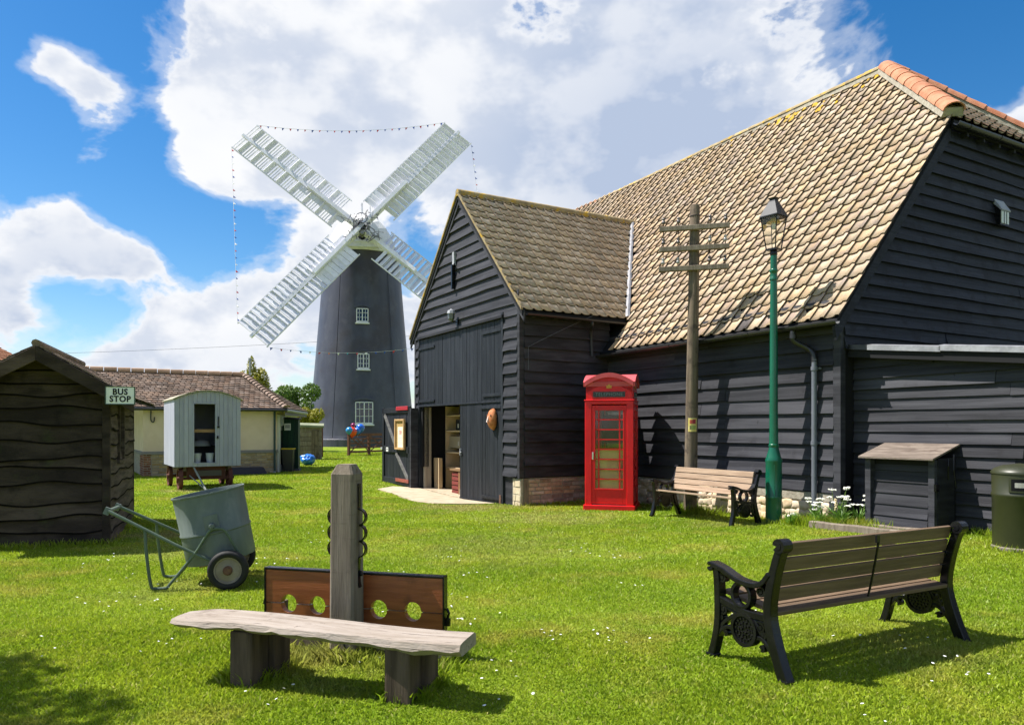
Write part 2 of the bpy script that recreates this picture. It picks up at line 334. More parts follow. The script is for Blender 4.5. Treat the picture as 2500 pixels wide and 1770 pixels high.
M['slat_dark'] = mat('shade_darkened_slat', (.10, .065, .038), (.15, .098, .06), 3, (.7, 12, 12), rough=.6, spec=.35, rnd=.3, bump=.4, bsc=20, bstretch=(.4, 10, 10))  # slat tone darkened to paint the shaded back of the bench
M['concrete'] = mat('sandy_concrete', (.36, .29, .205), (.43, .36, .265), 4, rough=.93, spec=.12, rnd=.15, bump=.5, bsc=40, spots=[((.24, .19, .13), 3, .55, .72, .6)])
M['cream'] = mat('cream_render', (.62, .49, .37), (.68, .55, .43), 2, rough=.85, spec=.2, bump=.15)
M['white'] = mat('white_paint', (.66, .66, .65), (.60, .61, .62), 6, rough=.5, spec=.4, rnd=.08)
M['sailwhite'] = mat('sail_white_paint', (.77, .765, .82), (.67, .665, .72), 3, (1, 1, 1), rough=.6, spec=.35, rnd=.2)
M['glass'] = mat('window_glass', (.015, .018, .022), rough=.06, spec=.8)
M['black'] = mat('unlit_black', (.006, .006, .007), rough=.8, spec=.1)

# ------------------------------------------------------------------ ground
def grid(x0, x1, nx, y0, y1, ny):
    xs = np.linspace(x0, x1, nx + 1); ys = np.linspace(y0, y1, ny + 1)
    v = [(float(x), float(y), gz(float(x), float(y))) for y in ys for x in xs]
    f = [(j * (nx + 1) + i, j * (nx + 1) + i + 1, (j + 1) * (nx + 1) + i + 1, (j + 1) * (nx + 1) + i) for j in range(ny) for i in range(nx)]
    return v, f
xs = [-2500, -600, -150, -60] + list(np.linspace(-30, 30, 121)) + [60, 150, 600, 2500]
ys = [-400, -60, -10] + list(np.linspace(-2, 45, 95)) + [52, 60, 80, 120, 250, 800, 4000]
mb = MB(); nx = len(xs)
mb.v = [(float(x), float(y), gz(float(x), float(y))) for y in ys for x in xs]
mb.f = [(j * nx + i, j * nx + i + 1, (j + 1) * nx + i + 1, (j + 1) * nx + i) for j in range(len(ys) - 1) for i in range(nx - 1)]
struct(mb.build('ground', M['soil'], smooth=True, fix=False))

# ------------------------------------------------------------------ barn
BO = (4.92, 11.0); BTH = R(119.9); BC, BS = math.cos(BTH), math.sin(BTH)
def BW(x, y): return (BO[0] + x * BC - y * BS, BO[1] + x * BS + y * BC)
def BL(X, Y): return ((X - BO[0]) * BC + (Y - BO[1]) * BS, -(X - BO[0]) * BS + (Y - BO[1]) * BC)
barn = thing('barn', 'long black weatherboarded barn with cream pantile roof and gabled porch', 'barn', (BO[0], BO[1], 0), BTH)
BLEN = 15.5; PX0, PW, PY = 5.69, 5.43, 2.2; PX1 = PX0 + PW; PXM = PX0 + PW / 2
EZ, EY, RY, RZ = 3.148, .216, -4.449, 8.876; RM = (RZ - EZ) / (EY - RY)      # main roof: eave height and line, ridge
HY, HZ, HX = -2.676, EZ + RM * (EY + 2.676), 2.2                              # half hip
PEZ, PRZ = 4.10, 6.97; PMm = (PRZ - PEZ) / (PW / 2); POV = .22; PV = 2.3     # porch roof
GW = 2 * -RY                                                                   # barn depth

def lap(parent, mt, m, z, h, a0, a1, b0=None, b1=None, thick=.060, jit=.006, name='board'):
    """one lapped weatherboard: from a0..a1 at its lower edge, b0..b1 at its upper one; m(along,out,z)"""
    b0 = a0 if b0 is None else b0; b1 = a1 if b1 is None else b1
    L = a1 - a0; n = max(2, int(L / .8)); hb = h + .03; vs = []; fs = []
    th = thick * random.uniform(.85, 1.25); dj = random.uniform(-.006, .006)
    for i in range(n + 1):
        u = i / n; a = lerp(a0, a1, u); b = lerp(b0, b1, u); j = random.uniform(-jit, jit) + dj * (u - .5) * 2; o = random.uniform(-.004, .004)
        vs += [m(a, .004, z + j), m(a, th + o, z + j), m(b, .014 + o * .5, z + hb), m(b, .004, z + hb)]
    for i in range(n):
        for q in range(4): fs.append((4 * i + q, 4 * i + 4 + q, 4 * i + 4 + (q + 1) % 4, 4 * i + (q + 1) % 4))
    fs += [(0, 1, 2, 3), (4 * n + 3, 4 * n + 2, 4 * n + 1, 4 * n)]
    return MB().add(vs, fs).build(name, mt, parent)
def lap_row(parent, mt, m, z, h, a0, a1, maxlen=4.2, **k):
    L = a1 - a0; n = max(1, math.ceil(L / maxlen)); cuts = [a0] + [a0 + L * (i + random.uniform(-.25, .25)) / n for i in range(1, n)] + [a1]
    for i in range(n): lap(parent, mt, m, z, h, cuts[i] + (.002 if i else 0), cuts[i + 1] - (.002 if i < n - 1 else 0), **k)

# --- wall along the lawn
ZB = .565
wall = MB().bx(.02, BLEN, -.2, 0, ZB - .02, EZ + .1).build('wall', M['tar_core'], barn)
fm = lambda a, o, z: (a, o, z)
z = ZB; k = 0
while z < 3.25:
    lap_row(wall, M['tar'], fm, z, .24, .10, PX0 - .01); z += .24
z = ZB
while z < 3.2: lap_row(wall, M['tar'], fm, z, .24, PX1 + .01, BLEN, maxlen=6); z += .24
MB().bx(-.02, .11, -.06, .055, .42, 3.2).build('corner_post', M['tar'], barn, bevel=.006)
MB().bx(-.10, .16, -.12, .085, .28, .44).build('post_foot', M['tar'], barn, bevel=.01)
# far end and back, seen from nowhere near
MB().bx(BLEN - .15, BLEN, -GW, -.2, 0, EZ + .1).bx(.02, BLEN, -GW - .05, -GW + .15, 0, EZ + .1).build('rear_wall', M['tar_core'], barn)
mb = MB(); mb.extrude([(-.2, EZ), (RY, RZ - .25), (-GW + .2, EZ)], BLEN - .2, BLEN - .05, lambda a, b, tt: (tt, a, b)).build('gable_wall', M['tar_core'], barn)
# --- gable over the lean-to (half hipped)
gx = 0.0
gable = MB().extrude([(0, 0), (0, EZ), (HY, HZ - .12), (-GW - HY, HZ - .12), (-GW, EZ), (-GW, 0)], gx + .002, gx + .15, lambda a, b, tt: (tt, a, b)).build('gable_wall', M['tar_core'], barn)
gm = lambda a, o, z: (gx - o, -a, z)
def vx(z): return max(0, (z - EZ) / RM - .05) if z > EZ else 0.0
z = 2.72
while z < HZ - .28:
    a0, b0 = vx(z), vx(z + .22)
    cut = a0 + random.uniform(2.6, 4.5)
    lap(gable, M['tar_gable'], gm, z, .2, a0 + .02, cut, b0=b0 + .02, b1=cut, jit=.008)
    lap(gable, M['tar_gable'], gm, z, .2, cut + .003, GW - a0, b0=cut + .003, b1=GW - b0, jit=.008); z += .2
# bargeboard on the slope
for sgn in (1,):
    mb = MB(); n_ = 8
    P0 = (.30, EZ - .12); P1 = (HY + .02, HZ - .02)
    mb.extrude([(P0[0], P0[1]), (P1[0], P1[1]), (P1[0] - .02, P1[1] - .34), (P0[0] - .05, P0[1] - .20)], -.10, -.055, lambda a, b, tt: (tt, a, b))
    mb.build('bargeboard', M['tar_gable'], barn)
# hip eave board, gutter, rafter ends
MB().bx(-.15, -.11, -GW - HY, HY, HZ - .2, HZ - .06).build('fascia', M['tar_core'], barn)
def gutter(pts, r=.058, name='gutter'):
    mb = MB(); pr = [(r * math.cos(R(a)), r * math.sin(R(a))) for a in range(180, 361, 20)]; inn = [(p[0] * .86, p[1] * .86) for p in reversed(pr)]
    a, b = Vector(pts[0]), Vector(pts[1]); dr = (b - a).normalized(); side = dr.cross(Vector((0, 0, 1))).normalized(); poly = pr + inn
    mb.extrude(poly, 0, (b - a).length, lambda u, v, tt: tuple(a + dr * tt + side * u + Vector((0, 0, v))))
    L = (b - a).length
    for tt in np.arange(.35, L, .95):   # brackets
        mb.extrude([(p[0] * 1.12, p[1] * 1.12) for p in pr] + [(p[0] * 1.0, p[1] * 1.0) for p in reversed(pr)], float(tt), float(tt) + .03, lambda u, v, q: tuple(a + dr * q + side * u + Vector((0, 0, v))))
    return mb.build(name, M['gutter'], barn)
gutter(((-.22, HY + .05, HZ - .13), (-.22, -GW - HY, HZ - .13)))
for i in range(9):
    MB().bx(-.15, -.02, HY - .45 - i * .5, HY - .40 - i * .5, HZ - .26, HZ - .18).build('rafter_end', M['tar'], barn)
# flood lamp on the gable
mb = MB().bx(-.14, -.03, -4.410, -4.130, 5.110, 5.410); lampo = mb.build('flood_lamp', M['iron'], barn)
MB().bx(-.152, -.142, -4.390, -4.150, 5.135, 5.350).build('lens', mat('lamp_lens', (.62, .64, .58), rough=.3), lampo)
for yy in (-4.310, -4.230): MB().bx(-.158, -.150, yy - .006, yy + .006, 5.135, 5.350).build('lens_bar', M['iron'], lampo)
MB().hexa([(-.16, -4.420, 5.350), (-.16, -4.120, 5.350), (-.03, -4.120, 5.500), (-.03, -4.420, 5.500), (-.17, -4.420, 5.370), (-.17, -4.120, 5.370), (-.03, -4.120, 5.600), (-.03, -4.420, 5.600)]).build('hood', M['lead'], lampo)

# --- lean-to against the gable
LY = -.30; LX = 8.0
lean = MB().extrude([(-LX, 0), (-.01, 0), (-.01, 2.72), (-LX, 2.72 - .113 * LX)], LY - .2, LY, lambda a, b, tt: (a, tt, b)).build('lean_to_wall', M['tar_core'], barn)
lm = lambda a, o, z: (-a, LY + o, z)
z = .22
while z < 2.62:
    lap_row(lean, M['tar'], lm, z, .158, .01, min(LX, max(.3, (2.74 - z - .17) / .113)), maxlen=3.6, thick=.05); z += .158
lz = lambda a: 2.80 - .113 * a
mb = MB(); mb.hexa([(-LX, LY + .20, lz(LX) - .10), (-.03, LY + .20, lz(0) - .10), (-.03, -GW + .3, lz(0) - .06), (-LX, -GW + .3, lz(LX) - .06), (-LX, LY + .20, lz(LX) - .05), (-.03, LY + .20, lz(0) - .05), (-.03, -GW + .3, lz(0) + .0), (-LX, -GW + .3, lz(LX) + .0)])
mb.build('lean_to_roof', M['tar_core'], barn)
for a, b, dzz in ((.02, .36, 0), (.36, 1.42, .0), (1.40, 3.3, .014), (3.28, 5.2, .0), (5.18, 7.9, .012)):
    za, zb = lz(a) + dzz, lz(b) + dzz
    MB().hexa([(-b, LY + .21, zb - .085), (-a, LY + .21, za - .085), (-a, LY + .225, za - .085), (-b, LY + .225, zb - .085), (-b, LY + .10, zb + .006), (-a, LY + .10, za + .006), (-a, LY + .225, za - .012), (-b, LY + .225, zb - .012)]).build('flashing', M['flashing'] if a > .3 else M['gutter'], barn)
MB().hexa([(-LX, LY + .05, lz(LX) - .20), (-.02, LY + .05, lz(0) - .20), (-.02, LY + .19, lz(0) - .20), (-LX, LY + .19, lz(LX) - .20), (-LX, LY + .05, lz(LX) - .10), (-.02, LY + .05, lz(0) - .10), (-.02, LY + .19, lz(0) - .10), (-LX, LY + .19, lz(LX) - .10)]).build('soffit', M['tar_core'], barn)

# --- porch walls
PB = .54
pw = MB().bx(PX0 + .02, PX0 + 1.0, PY - .18, PY - .002, PB - .02, 4.0).bx(PX1 - .40, PX1 - .02, PY - .18, PY - .002, PB - .02, 4.0).bx(PX0 + 1.0, PX1 - .40, PY - .18, PY - .002, 3.82, 4.0).extrude([(PX0 + .02, 4.0), (PX1 - .02, 4.0), (PXM, PRZ - .18)], PY - .18, PY - .002, lambda a, b, tt: (a, tt, b)).build('porch_wall', M['tar_core'], barn)
pm = lambda a, o, z: (a, PY + o, z)
DX0, DX1, DXM = PX0 + .74, PX1 - .30, PXM + .02
z = PB
while z < 6.8:
    zt = z + .265
    if z < 3.80:
        lap(pw, M['tar'], pm, z, .235, PX0 + .06, DX0 - .10, jit=.01); lap(pw, M['tar'], pm, z, .235, DX1 + .06, PX1 - .05, jit=.01)
    else:
        lo = lambda q: max(0.06, (q - PEZ) / PMm + .02)
        if z < 4.1: lap_row(pw, M['tar'], pm, z, .235, PX0 + .06, PX1 - .06, 6)
        else: lap(pw, M['tar'], pm, z, .235, PX0 + lo(z), PX1 - lo(z), b0=PX0 + lo(zt), b1=PX1 - lo(zt), jit=.012)
    z += .235
MB().bx(PX0 - .03, PX0 + .07, PY - .06, PY + .05, PB - .02, 4.05).build('corner_post', M['tar'], barn, bevel=.006)
MB().bx(PX1 - .06, PX1 + .03, PY - .06, PY + .05, -.2, 4.0).build('corner_post', M['tar'], barn, bevel=.006)
side = MB().bx(PX0 + .002, PX0 + .16, -.02, PY - .06, PB - .02, 4.1).build('porch_wall', M['tar_core'], barn)
smap = lambda a, o, z: (PX0 - o, PY - .06 - a, z)
z = PB
while z < 3.95: lap(side, M['tar'], smap, z, .238, .0, PY - .06); z += .238
osd = MB().bx(PX1 - .16, PX1 - .002, -.02, PY - .06, -.2, 4.1).build('porch_wall', M['tar_core'], barn)
z = PB
while z < 3.95: lap(osd, M['tar'], lambda a, o, z: (PX1 + o, a, z), z, .238, .0, PY - .06); z += .238

# --- roofs
def pantile(wd, ln, amp=.046, thick=.013, n=10):
    """S-profiled tile: lower edge at v=0 (raised), upper edge at v=ln"""
    vs = []; top = []
    def hgt(u):
        return amp * (.25 + .75 * math.sin(math.pi * min(1, (u - .70) / .50))) * min(1, (u - .70) / .08) if .70 < u <= 1.08 else -amp * .34 * math.sin(math.pi * u / .70)
    us = [i / n * 1.08 for i in range(n + 1)]
    for u in us: vs += [((1 - u) * wd, 0, hgt(u) + .026 + thick), ((1 - u) * wd, ln, hgt(u) + .008), ((1 - u) * wd, .004, hgt(u) + .024)]
    fs = []
    for i in range(n):
        a, b = 3 * i, 3 * i + 3; fs.append((a, b, b + 1, a + 1)); fs.append((a, a + 2, b + 2, b))
    k = len(vs); a = 3 * n; vs += [((1 - us[-1]) * wd + .002, .0, vs[a][2] - .024), ((1 - us[-1]) * wd + .002, ln, vs[a + 1][2] - .012)]
    fs.append((a, a + 1, k + 1, k))
    return vs, fs, [q for i in range(n) for q in (0, 1)] + [1]
def roof_plane(parent, o, ux, uv, wd, ex, amin, amax, bmax, mt, mt_t, cap, keep=None, score=None, name='pantile', flip=False, amp=.046):
    o = Vector(o); ux = Vector(ux).normalized(); uv = Vector(uv).normalized(); nn = ux.cross(uv)
    if nn.z < 0: nn = -nn
    tv, tf, tm_ = pantile(wd, ex + .07, amp); mb_ = MB().add(tv, tf); mb_.mi = tm_; me = mb_.mesh(name, True); me.materials.append(mt); me.materials.append(M['tile_edge'])
    cells = []
    a_lo = min(amin(0), amin(bmax), amin(bmax * .5)); a_hi = max(amax(0), amax(bmax))
    for j in range(int(math.ceil(bmax / ex))):
        b = j * ex
        for i in range(int((a_hi - a_lo) / wd) + 1):
            a = a_lo + i * wd; c = o + ux * (a + wd / 2) + uv * (b + ex / 2)
            if a + wd * .6 < amin(b + ex / 2) or a + wd * .25 > amax(b + ex / 2): continue
            if keep and not keep(c): continue
            clip = (b + ex + .06 > bmax) or a < amin(b) - .001 or a < amin(b + ex) - .001 or a + wd * 1.08 > amax(b) + .03 or a + wd * 1.08 > amax(b + ex) + .03
            cells.append((score(c) if score else 0, clip, a, b))
    cells.sort(key=lambda q: q[0]); cnt = 0; joined = MB(); objs = []
    for (s_, clip, a, b) in cells:
        if flip: pass
        j1, j2, j3 = random.uniform(-.004, .004), random.uniform(-.005, .005), random.uniform(-.012, .012)
        if not clip and cnt < cap:
            ob = bpy.data.objects.new(name, me); COL.objects.link(ob); ob.parent = parent; cnt += 1
            rot = Matrix.Rotation(j3, 3, nn)
            x_, y_ = rot @ ux, rot @ uv; p = o + ux * a + uv * (b + j2) + nn * (j1 + .004)
            ob.matrix_local = Matrix(((x_.x, y_.x, nn.x, p.x), (x_.y, y_.y, nn.y, p.y), (x_.z, y_.z, nn.z, p.z), (0, 0, 0, 1)))
            objs.append(ob)
        else:
            vs = []
            for (u, v, h) in tv:
                bb = min(b + v + j2, bmax); aa = min(max(a + u + j3 * .1 * (v - .1), amin(bb)), amax(bb) + .02); vs.append(o + ux * aa + uv * bb + nn * (h + j1 + .004))
            joined.add(vs, tf, random.random()); joined.mi.extend(tm_)
    if joined.v:
        j_ = joined.build('roof_tiles', mt_t, parent, smooth=True, fix=False); stuff(j_); j_.data.materials.append(M['tile_edge'])
    return objs
SLOPE = math.hypot(RZ - EZ, EY - RY); upv = ((0), RY - EY, RZ - EZ); bH = SLOPE * (HY - EY) / (RY - EY)
hipmin = lambda b: -.12 if b <= bH else lerp(-.12, HX, (b - bH) / (SLOPE - bH))
under = MB().add([(-.10, EY + .03, EZ - .02), (BLEN, EY + .03, EZ - .02), (BLEN, RY, RZ - .02), (HX, RY, RZ - .02), (-.10, HY, HZ - .02)], [(0, 1, 2, 3, 4)])
under.add([(-.10, EY + .03, EZ - .10), (BLEN, EY + .03, EZ - .10), (BLEN, RY, RZ - .12), (HX, RY, RZ - .12), (-.10, HY, HZ - .12)], [(4, 3, 2, 1, 0)])
under.add([(-.10, EY + .03, EZ - .02), (-.10, HY, HZ - .02), (-.10, HY, HZ - .12), (-.10, EY + .03, EZ - .10)], [(0, 1, 2, 3)])
under.add([(-.10, EY + .03, EZ - .02), (BLEN, EY + .03, EZ - .02), (BLEN, EY + .03, EZ - .10), (-.10, EY + .03, EZ - .10)], [(3, 2, 1, 0)])
# rear slope and hip underlay
under.add([(BLEN, RY, RZ - .02), (HX, RY, RZ - .02), (-.10, 2 * RY - HY, HZ - .02), (-.10, 2 * RY - EY, EZ), (BLEN, 2 * RY - EY, EZ)], [(0, 1, 2, 3, 4)])
under.add([(-.10, HY, HZ - .02), (HX, RY, RZ - .02), (-.10, 2 * RY - HY, HZ - .02)], [(0, 1, 2)])
main_roof = under.build('main_roof', M['tar_core'], barn, fix=False)
campos = Vector((0, 0, CAM_H))
def bworld(c): X, Y = BW(c.x, c.y); return Vector((X, Y, c.z))
def porch_over(c):   # hidden under the porch roof?
    zp = PRZ - PMm * abs(c.x - PXM)
    return not (abs(c.x - PXM) < PW / 2 + POV and zp > c.z + .02)
tl = roof_plane(main_roof, (0, EY, EZ), (1, 0, 0), upv, .250, .286, hipmin, lambda b: BLEN, SLOPE - .03, M['pantile'], M['pantile_t'], 300, amp=.034, keep=porch_over, score=lambda c: (bworld(c) - campos).length)
dark = M['tiledark']
for ob in tl:     # a few eave tiles painted dark, doubling the pole's cast shadow
    x, y, z = ob.location
    if z < 3.3 and 1.5 < x < 1.8:
        ob.data = ob.data.copy(); ob.data.materials[0] = dark; ob['label'] = 'dark grey pantile with painted pole shadow'
# hip slope
hv = Vector((HX + .12, 0, RZ - HZ)); HS = hv.length
roof_plane(main_roof, (-.12, HY, HZ), (0, -1, 0), tuple(hv), .262, .312, lambda b: lerp(0, HY - RY, b / HS), lambda b: lerp(2 * (HY - RY), HY - RY, b / HS), HS, M['pantile'], M['pantile_t'], 0)
# hip and ridge tiles: half-round
def half_round(p0, p1, n, r, mt, name, bed=True, up=(0, 0, 1)):
    p0, p1 = Vector(p0), Vector(p1); dr = (p1 - p0); L = dr.length / n; dr.normalize(); sd = dr.cross(Vector(up)).normalized(); u2 = sd.cross(dr)
    for i in range(n):
        mb = MB(); a = p0 + dr * (i * L); vs = []; k = 9; r1, r2 = r * random.uniform(1.03, 1.08), r * .97
        for (q, rr) in ((a, r2), (a + dr * (L + .02), r1)):
            for s_ in (1.0, .86):
                for j in range(k):
                    an = math.pi * j / (k - 1); vs.append(q + sd * math.cos(an) * rr * s_ + u2 * (math.sin(an) * rr * s_ * .8))
        fs = []
        for j in range(k - 1):
            fs += [(j, j + 1, 2 * k + j + 1, 2 * k + j), (k + j, 3 * k + j, 3 * k + j + 1, k + j + 1), (j, k + j, k + j + 1, j + 1), (2 * k + j, 2 * k + j + 1, 3 * k + j + 1, 3 * k + j)]
        mb.add(vs, fs).build(name, mt[i] if isinstance(mt, list) else mt, main_roof, smooth=2)
    if bed:
        mb = MB(); sq = sd * r * 1.02; q0, q1 = p0 - dr * .0, p1
        w_ = u2 * (-.10); tpp = u2 * .04
        mb.hexa([q0 - sq + w_, q0 + sq + w_, q1 + sq + w_, q1 - sq + w_, q0 - sq * .8 + tpp, q0 + sq * .8 + tpp, q1 + sq * .8 + tpp, q1 - sq * .8 + tpp]).build('mortar_bed', M['mortar'], main_roof)
half_round((HX, RY, RZ + .05), (-.17, HY + .04, HZ + .08), 9, .17, M['orange'], 'hip_tile')
half_round((HX, RY, RZ + .05), (-.17, 2 * RY - HY - .04, HZ + .08), 9, .17, M['orange'], 'hip_tile')
rid = [M['lichen'] if i < 22 else M['orange'] for i in range(30)]
half_round((HX - .05, RY, RZ + .03), (BLEN, RY, RZ - .18), 30, .13, rid, 'ridge_tile')
rnd = random.Random(4)
for i in range(46):    # yellow lichen cushions just under the ridge
    x = HX + .1 + abs(rnd.gauss(0, 1.9)); dd = abs(rnd.gauss(0, .22)) + .12; y = RY + dd * .632; z = RZ - dd * .775 + .06
    n_ = 7; rr = rnd.uniform(.04, .12); pts = [(x + rr * math.cos(q * 6.28 / n_) * rnd.uniform(.5, 1), y + rr * math.sin(q * 6.28 / n_) * .63 * rnd.uniform(.5, 1)) for q in range(n_)]
    mb = MB(); mb.add([(px_, py_, z - (py_ - y) * RM + .004) for px_, py_ in pts] + [(x, y, z + .022)], [(q, (q + 1) % n_, n_) for q in range(n_)])
    mb.build('lichen_patch', M['lichen_y'], main_roof, smooth=True)

# porch roof
pun = MB()
yi = lambda z: EY - (z - EZ) / RM      # where the porch runs into the main slope
for s_ in (-1, 1):
    xe = PXM + s_ * (PW / 2 + POV); ze = PEZ - PMm * POV
    pts = [(xe, PV, ze - .02), (PXM, PV, PRZ - .02), (PXM, yi(PRZ) - .1, PRZ - .02), (xe, yi(ze) - .1, ze - .02)]
    dn = [(a, b, c - .09) for a, b, c in pts]
    pun.hexa(dn + pts)
porch_roof = pun.build('porch_roof', M['tar_core'], barn)
xe = PXM - PW / 2 - POV; ze = PEZ - PMm * POV; pv = Vector((PXM - xe, 0, PRZ - ze)); PS = pv.length
amx = lambda b: PV - yi(lerp(ze, PRZ, b / PS)) - .03
roof_plane(porch_roof, (xe, PV, ze), (0, -1, 0), tuple(pv), .232, .276, lambda b: 0.0, amx, PS - .02, M['porchtile'], M['porchtile_t'], 300, score=lambda c: (bworld(c) - campos).length, name='porch_pantile', amp=.026)
xe2 = PXM + PW / 2 + POV
roof_plane(porch_roof, (xe2, PV, ze), (0, -1, 0), (-pv.x, 0, pv.z), .232, .276, lambda b: 0.0, amx, PS - .02, M['porchtile'], M['porchtile_t'], 0)
mb = MB(); p0, p1 = Vector((PXM, PV + .02, PRZ + .03)), Vector((PXM, yi(PRZ) - .05, PRZ + .03)); mb.tube([p0, p1], .085, 10)
mb.build('porch_ridge', M['lichen'], barn, smooth=2)
for s_ in (-1, 1):    # verge mortar and bargeboards
    e = PXM + s_ * (PW / 2 + POV)
    mb = MB().extrude([(e, ze + .01), (PXM, PRZ + .01), (PXM, PRZ + .075), (e - s_ * 0, ze + .075)], PV - .02, PV + .025, lambda a, b, tt: (a, tt, b)); mb.build('verge', M['lichen'], barn)
    e2 = e + s_ * .02
    mb = MB().extrude([(e2, ze - .22), (e2, ze + .005), (PXM, PRZ + .005), (PXM, PRZ - .24)], PV - .06, PV - .022, lambda a, b, tt: (a, tt, b)); mb.build('bargeboard', M['tar'], barn)
# valley lead
mb = MB(); a = Vector((xe, yi(ze), ze)); b = Vector((PXM, yi(PRZ), PRZ)); nn = Vector((-.45, .55, .75)).normalized(); tt_ = (b - a).normalized(); sd = tt_.cross(nn).normalized()
k = 14; vs = []
for i in range(k + 1):
    q = lerp(a, b, i / k) + nn * .085; j = random.uniform(-.004, .004); vs += [q - sd * (.055 + j), q + nn * .02, q + sd * (.04 - j)]
mb.add(vs, [f for i in range(k) for f in ((3 * i, 3 * i + 3, 3 * i + 4, 3 * i + 1), (3 * i + 1, 3 * i + 4, 3 * i + 5, 3 * i + 2))]).build('valley_flashing', M['flashing'], barn, fix=False)
# lawn-side gutters and downpipes
gutter(((PX0 - .04, EY + .10, EZ - .07), (-.16, EY + .10, EZ - .045)))
mb = MB(); pp = smoothpath([(.62, EY + .10, EZ - .12), (.62, EY + .09, EZ - .26), (.50, .14, EZ - .38), (.42, .11, EZ - .46), (.40, .105, EZ - .60)], 4)
mb.tube(pp, .042, 10); mb.tube([(.62, EY + .10, EZ - .17), (.62, EY + .10, EZ - .23)], .052, 10); mb.build('pipe_bend', M['gutter'], barn, smooth=2)
dp = MB().tube([(.40, .105, EZ - .56), (.40, .105, .05)], .040, 12).build('downpipe', M['pipe'], barn, smooth=2)
for zz in (2.42, 1.28): MB().tube([(.40, .105, zz), (.40, .105, zz + .06)], .050, 12).box((.40, .05, zz + .03), (.16, .03, .03)).build('pipe_clip', M['pipe'], dp, smooth=2)
gutter(((PX0 - POV - .05, PY + .02, ze - .06), (PX0 - POV - .05, -.30, ze - .085)), .045)
MB().tube(smoothpath([(PX0 - .26, .62, ze - .12), (PX0 - .26, .62, ze - .2), (PX0 - .09, .52, ze - .32), (PX0 - .09, .50, 3.05)], 4), .028, 8).build('downpipe', M['gutter'], barn, smooth=2)
for i in range(9): MB().bx(PX0 - .2, PX0 - .02, PY - .25 - i * .27, PY - .19 - i * .27, ze - .11, ze - .02).build('rafter_end', M['tar'], barn)
# loose cable on the porch wall
MB().tube(smoothpath([(PX0 - .05, PY - .15, 2.7), (PX0 - .05, PY - .15, 3.13), (PX0 - .07, PY - .2, 3.2), (PX0 - .15, PY - .9, 3.55), (PX0 - .24, PY - 1.65, 3.9)], 6), .004, 5).build('cable', M['pipe'], barn)
# --- plinths
def course_wall(parent, mt, m, a0, a1, z0, z1, bh, bl, gap=.012, name='brick', vary=.35):
    z = z0; r_ = 0
    while z < z1 - .02:
        h = min(bh * random.uniform(.9, 1.1), z1 - z); a = a0 - (bl * .5 if r_ % 2 else 0)
        while a < a1 - .02:
            l = bl * random.uniform(1 - vary, 1 + vary); s0, s1 = max(a, a0), min(a + l, a1)
            if s1 - s0 > .03:
                o = random.uniform(.006, .022); p = [m(s0 + gap / 2, -.04, z + gap / 2), m(s1 - gap / 2, -.04, z + gap / 2), m(s1 - gap / 2, -.04, z + h - gap / 2), m(s0 + gap / 2, -.04, z + h - gap / 2),
                     m(s0 + gap, o, z + gap), m(s1 - gap, o, z + gap), m(s1 - gap, o, z + h - gap), m(s0 + gap, o, z + h - gap)]
                MB().hexa(p).build(name, mt, parent)
            a += l
        z += h; r_ += 1
plm = MB().bx(PX0 - .005, PX0 + .16, .0, PY - .14, -.3, PB - .022).build('plinth', M['mortar'], barn)
course_wall(plm, M['brick'], lambda a, o, z: (PX0 - .005 - o, PY - .14 - a, z), .0, PY - .16, -.08, PB - .02, .085, .24)
MB().bx(PX0 + .30, DX0 - .10, PY - .12, PY + .01, -.3, PB + .01).build('skirting', M['tar'], barn)
quo = MB().bx(PX0 - .03, PX0 + .3, PY - .13, PY + .015, -.3, PB - .03).build('plinth', M['mortar'], barn)
course_wall(quo, M['quoin'], lambda a, o, z: (PX0 - .02 + a, PY + .012 + o, z), .0, .30, -.1, PB - .04, .15, .3, name='quoin_block')
MB().bx(PX0 - .045, PX0 + .02, PY - .16, PY - .04, -.2, PB - .02).build('post_foot', M['grey_wood'], barn)
# rubble under the long wall: irregular stones
rub = MB().bx(.05, PX0, -.14, .02, -.25, ZB - .02).build('plinth', M['mortar'], barn)
MB().bx(.05, 3.0, .018, .036, .42, ZB - .02).build('render_band', M['mortar'], rub)
def stone(parent, c, sx, sy, sz, mt):
    import bmesh
    bm = bmesh.new(); bmesh.ops.create_icosphere(bm, subdivisions=2, radius=1)
    ph = [random.uniform(0, 6.3) for _ in range(6)]
    for v in bm.verts:
        p = v.co; k = 1 + .13 * math.sin(3.1 * p.x + ph[0]) * math.sin(2.7 * p.z + ph[1]) + .10 * math.sin(5 * p.z + ph[2] + 2 * p.x)
        q = [math.copysign(abs(p[i]) ** .5, p[i]) for i in range(3)]
        v.co = Vector((q[0] * sx * k, q[1] * sy * k, q[2] * sz * k)) + Vector(c)
    me = bpy.data.meshes.new('stone'); bm.to_mesh(me); bm.free(); me.polygons.foreach_set('use_smooth', [True] * len(me.polygons)); return put('stone', me, mt, parent)
x = .12
zr = -.02
for row in range(5):
    x = .10 + random.uniform(0, .1)
    rz_ = -.02 + row * .115
    while x < 4.6:
        l = random.uniform(.10, .24)
        if not (rz_ > .41 and x < 2.6): stone(rub, (x + l / 2, .02, rz_ + random.uniform(-.015, .015)), l * .60, random.uniform(.03, .05), random.uniform(.06, .085), M['rubble'])
        x += l

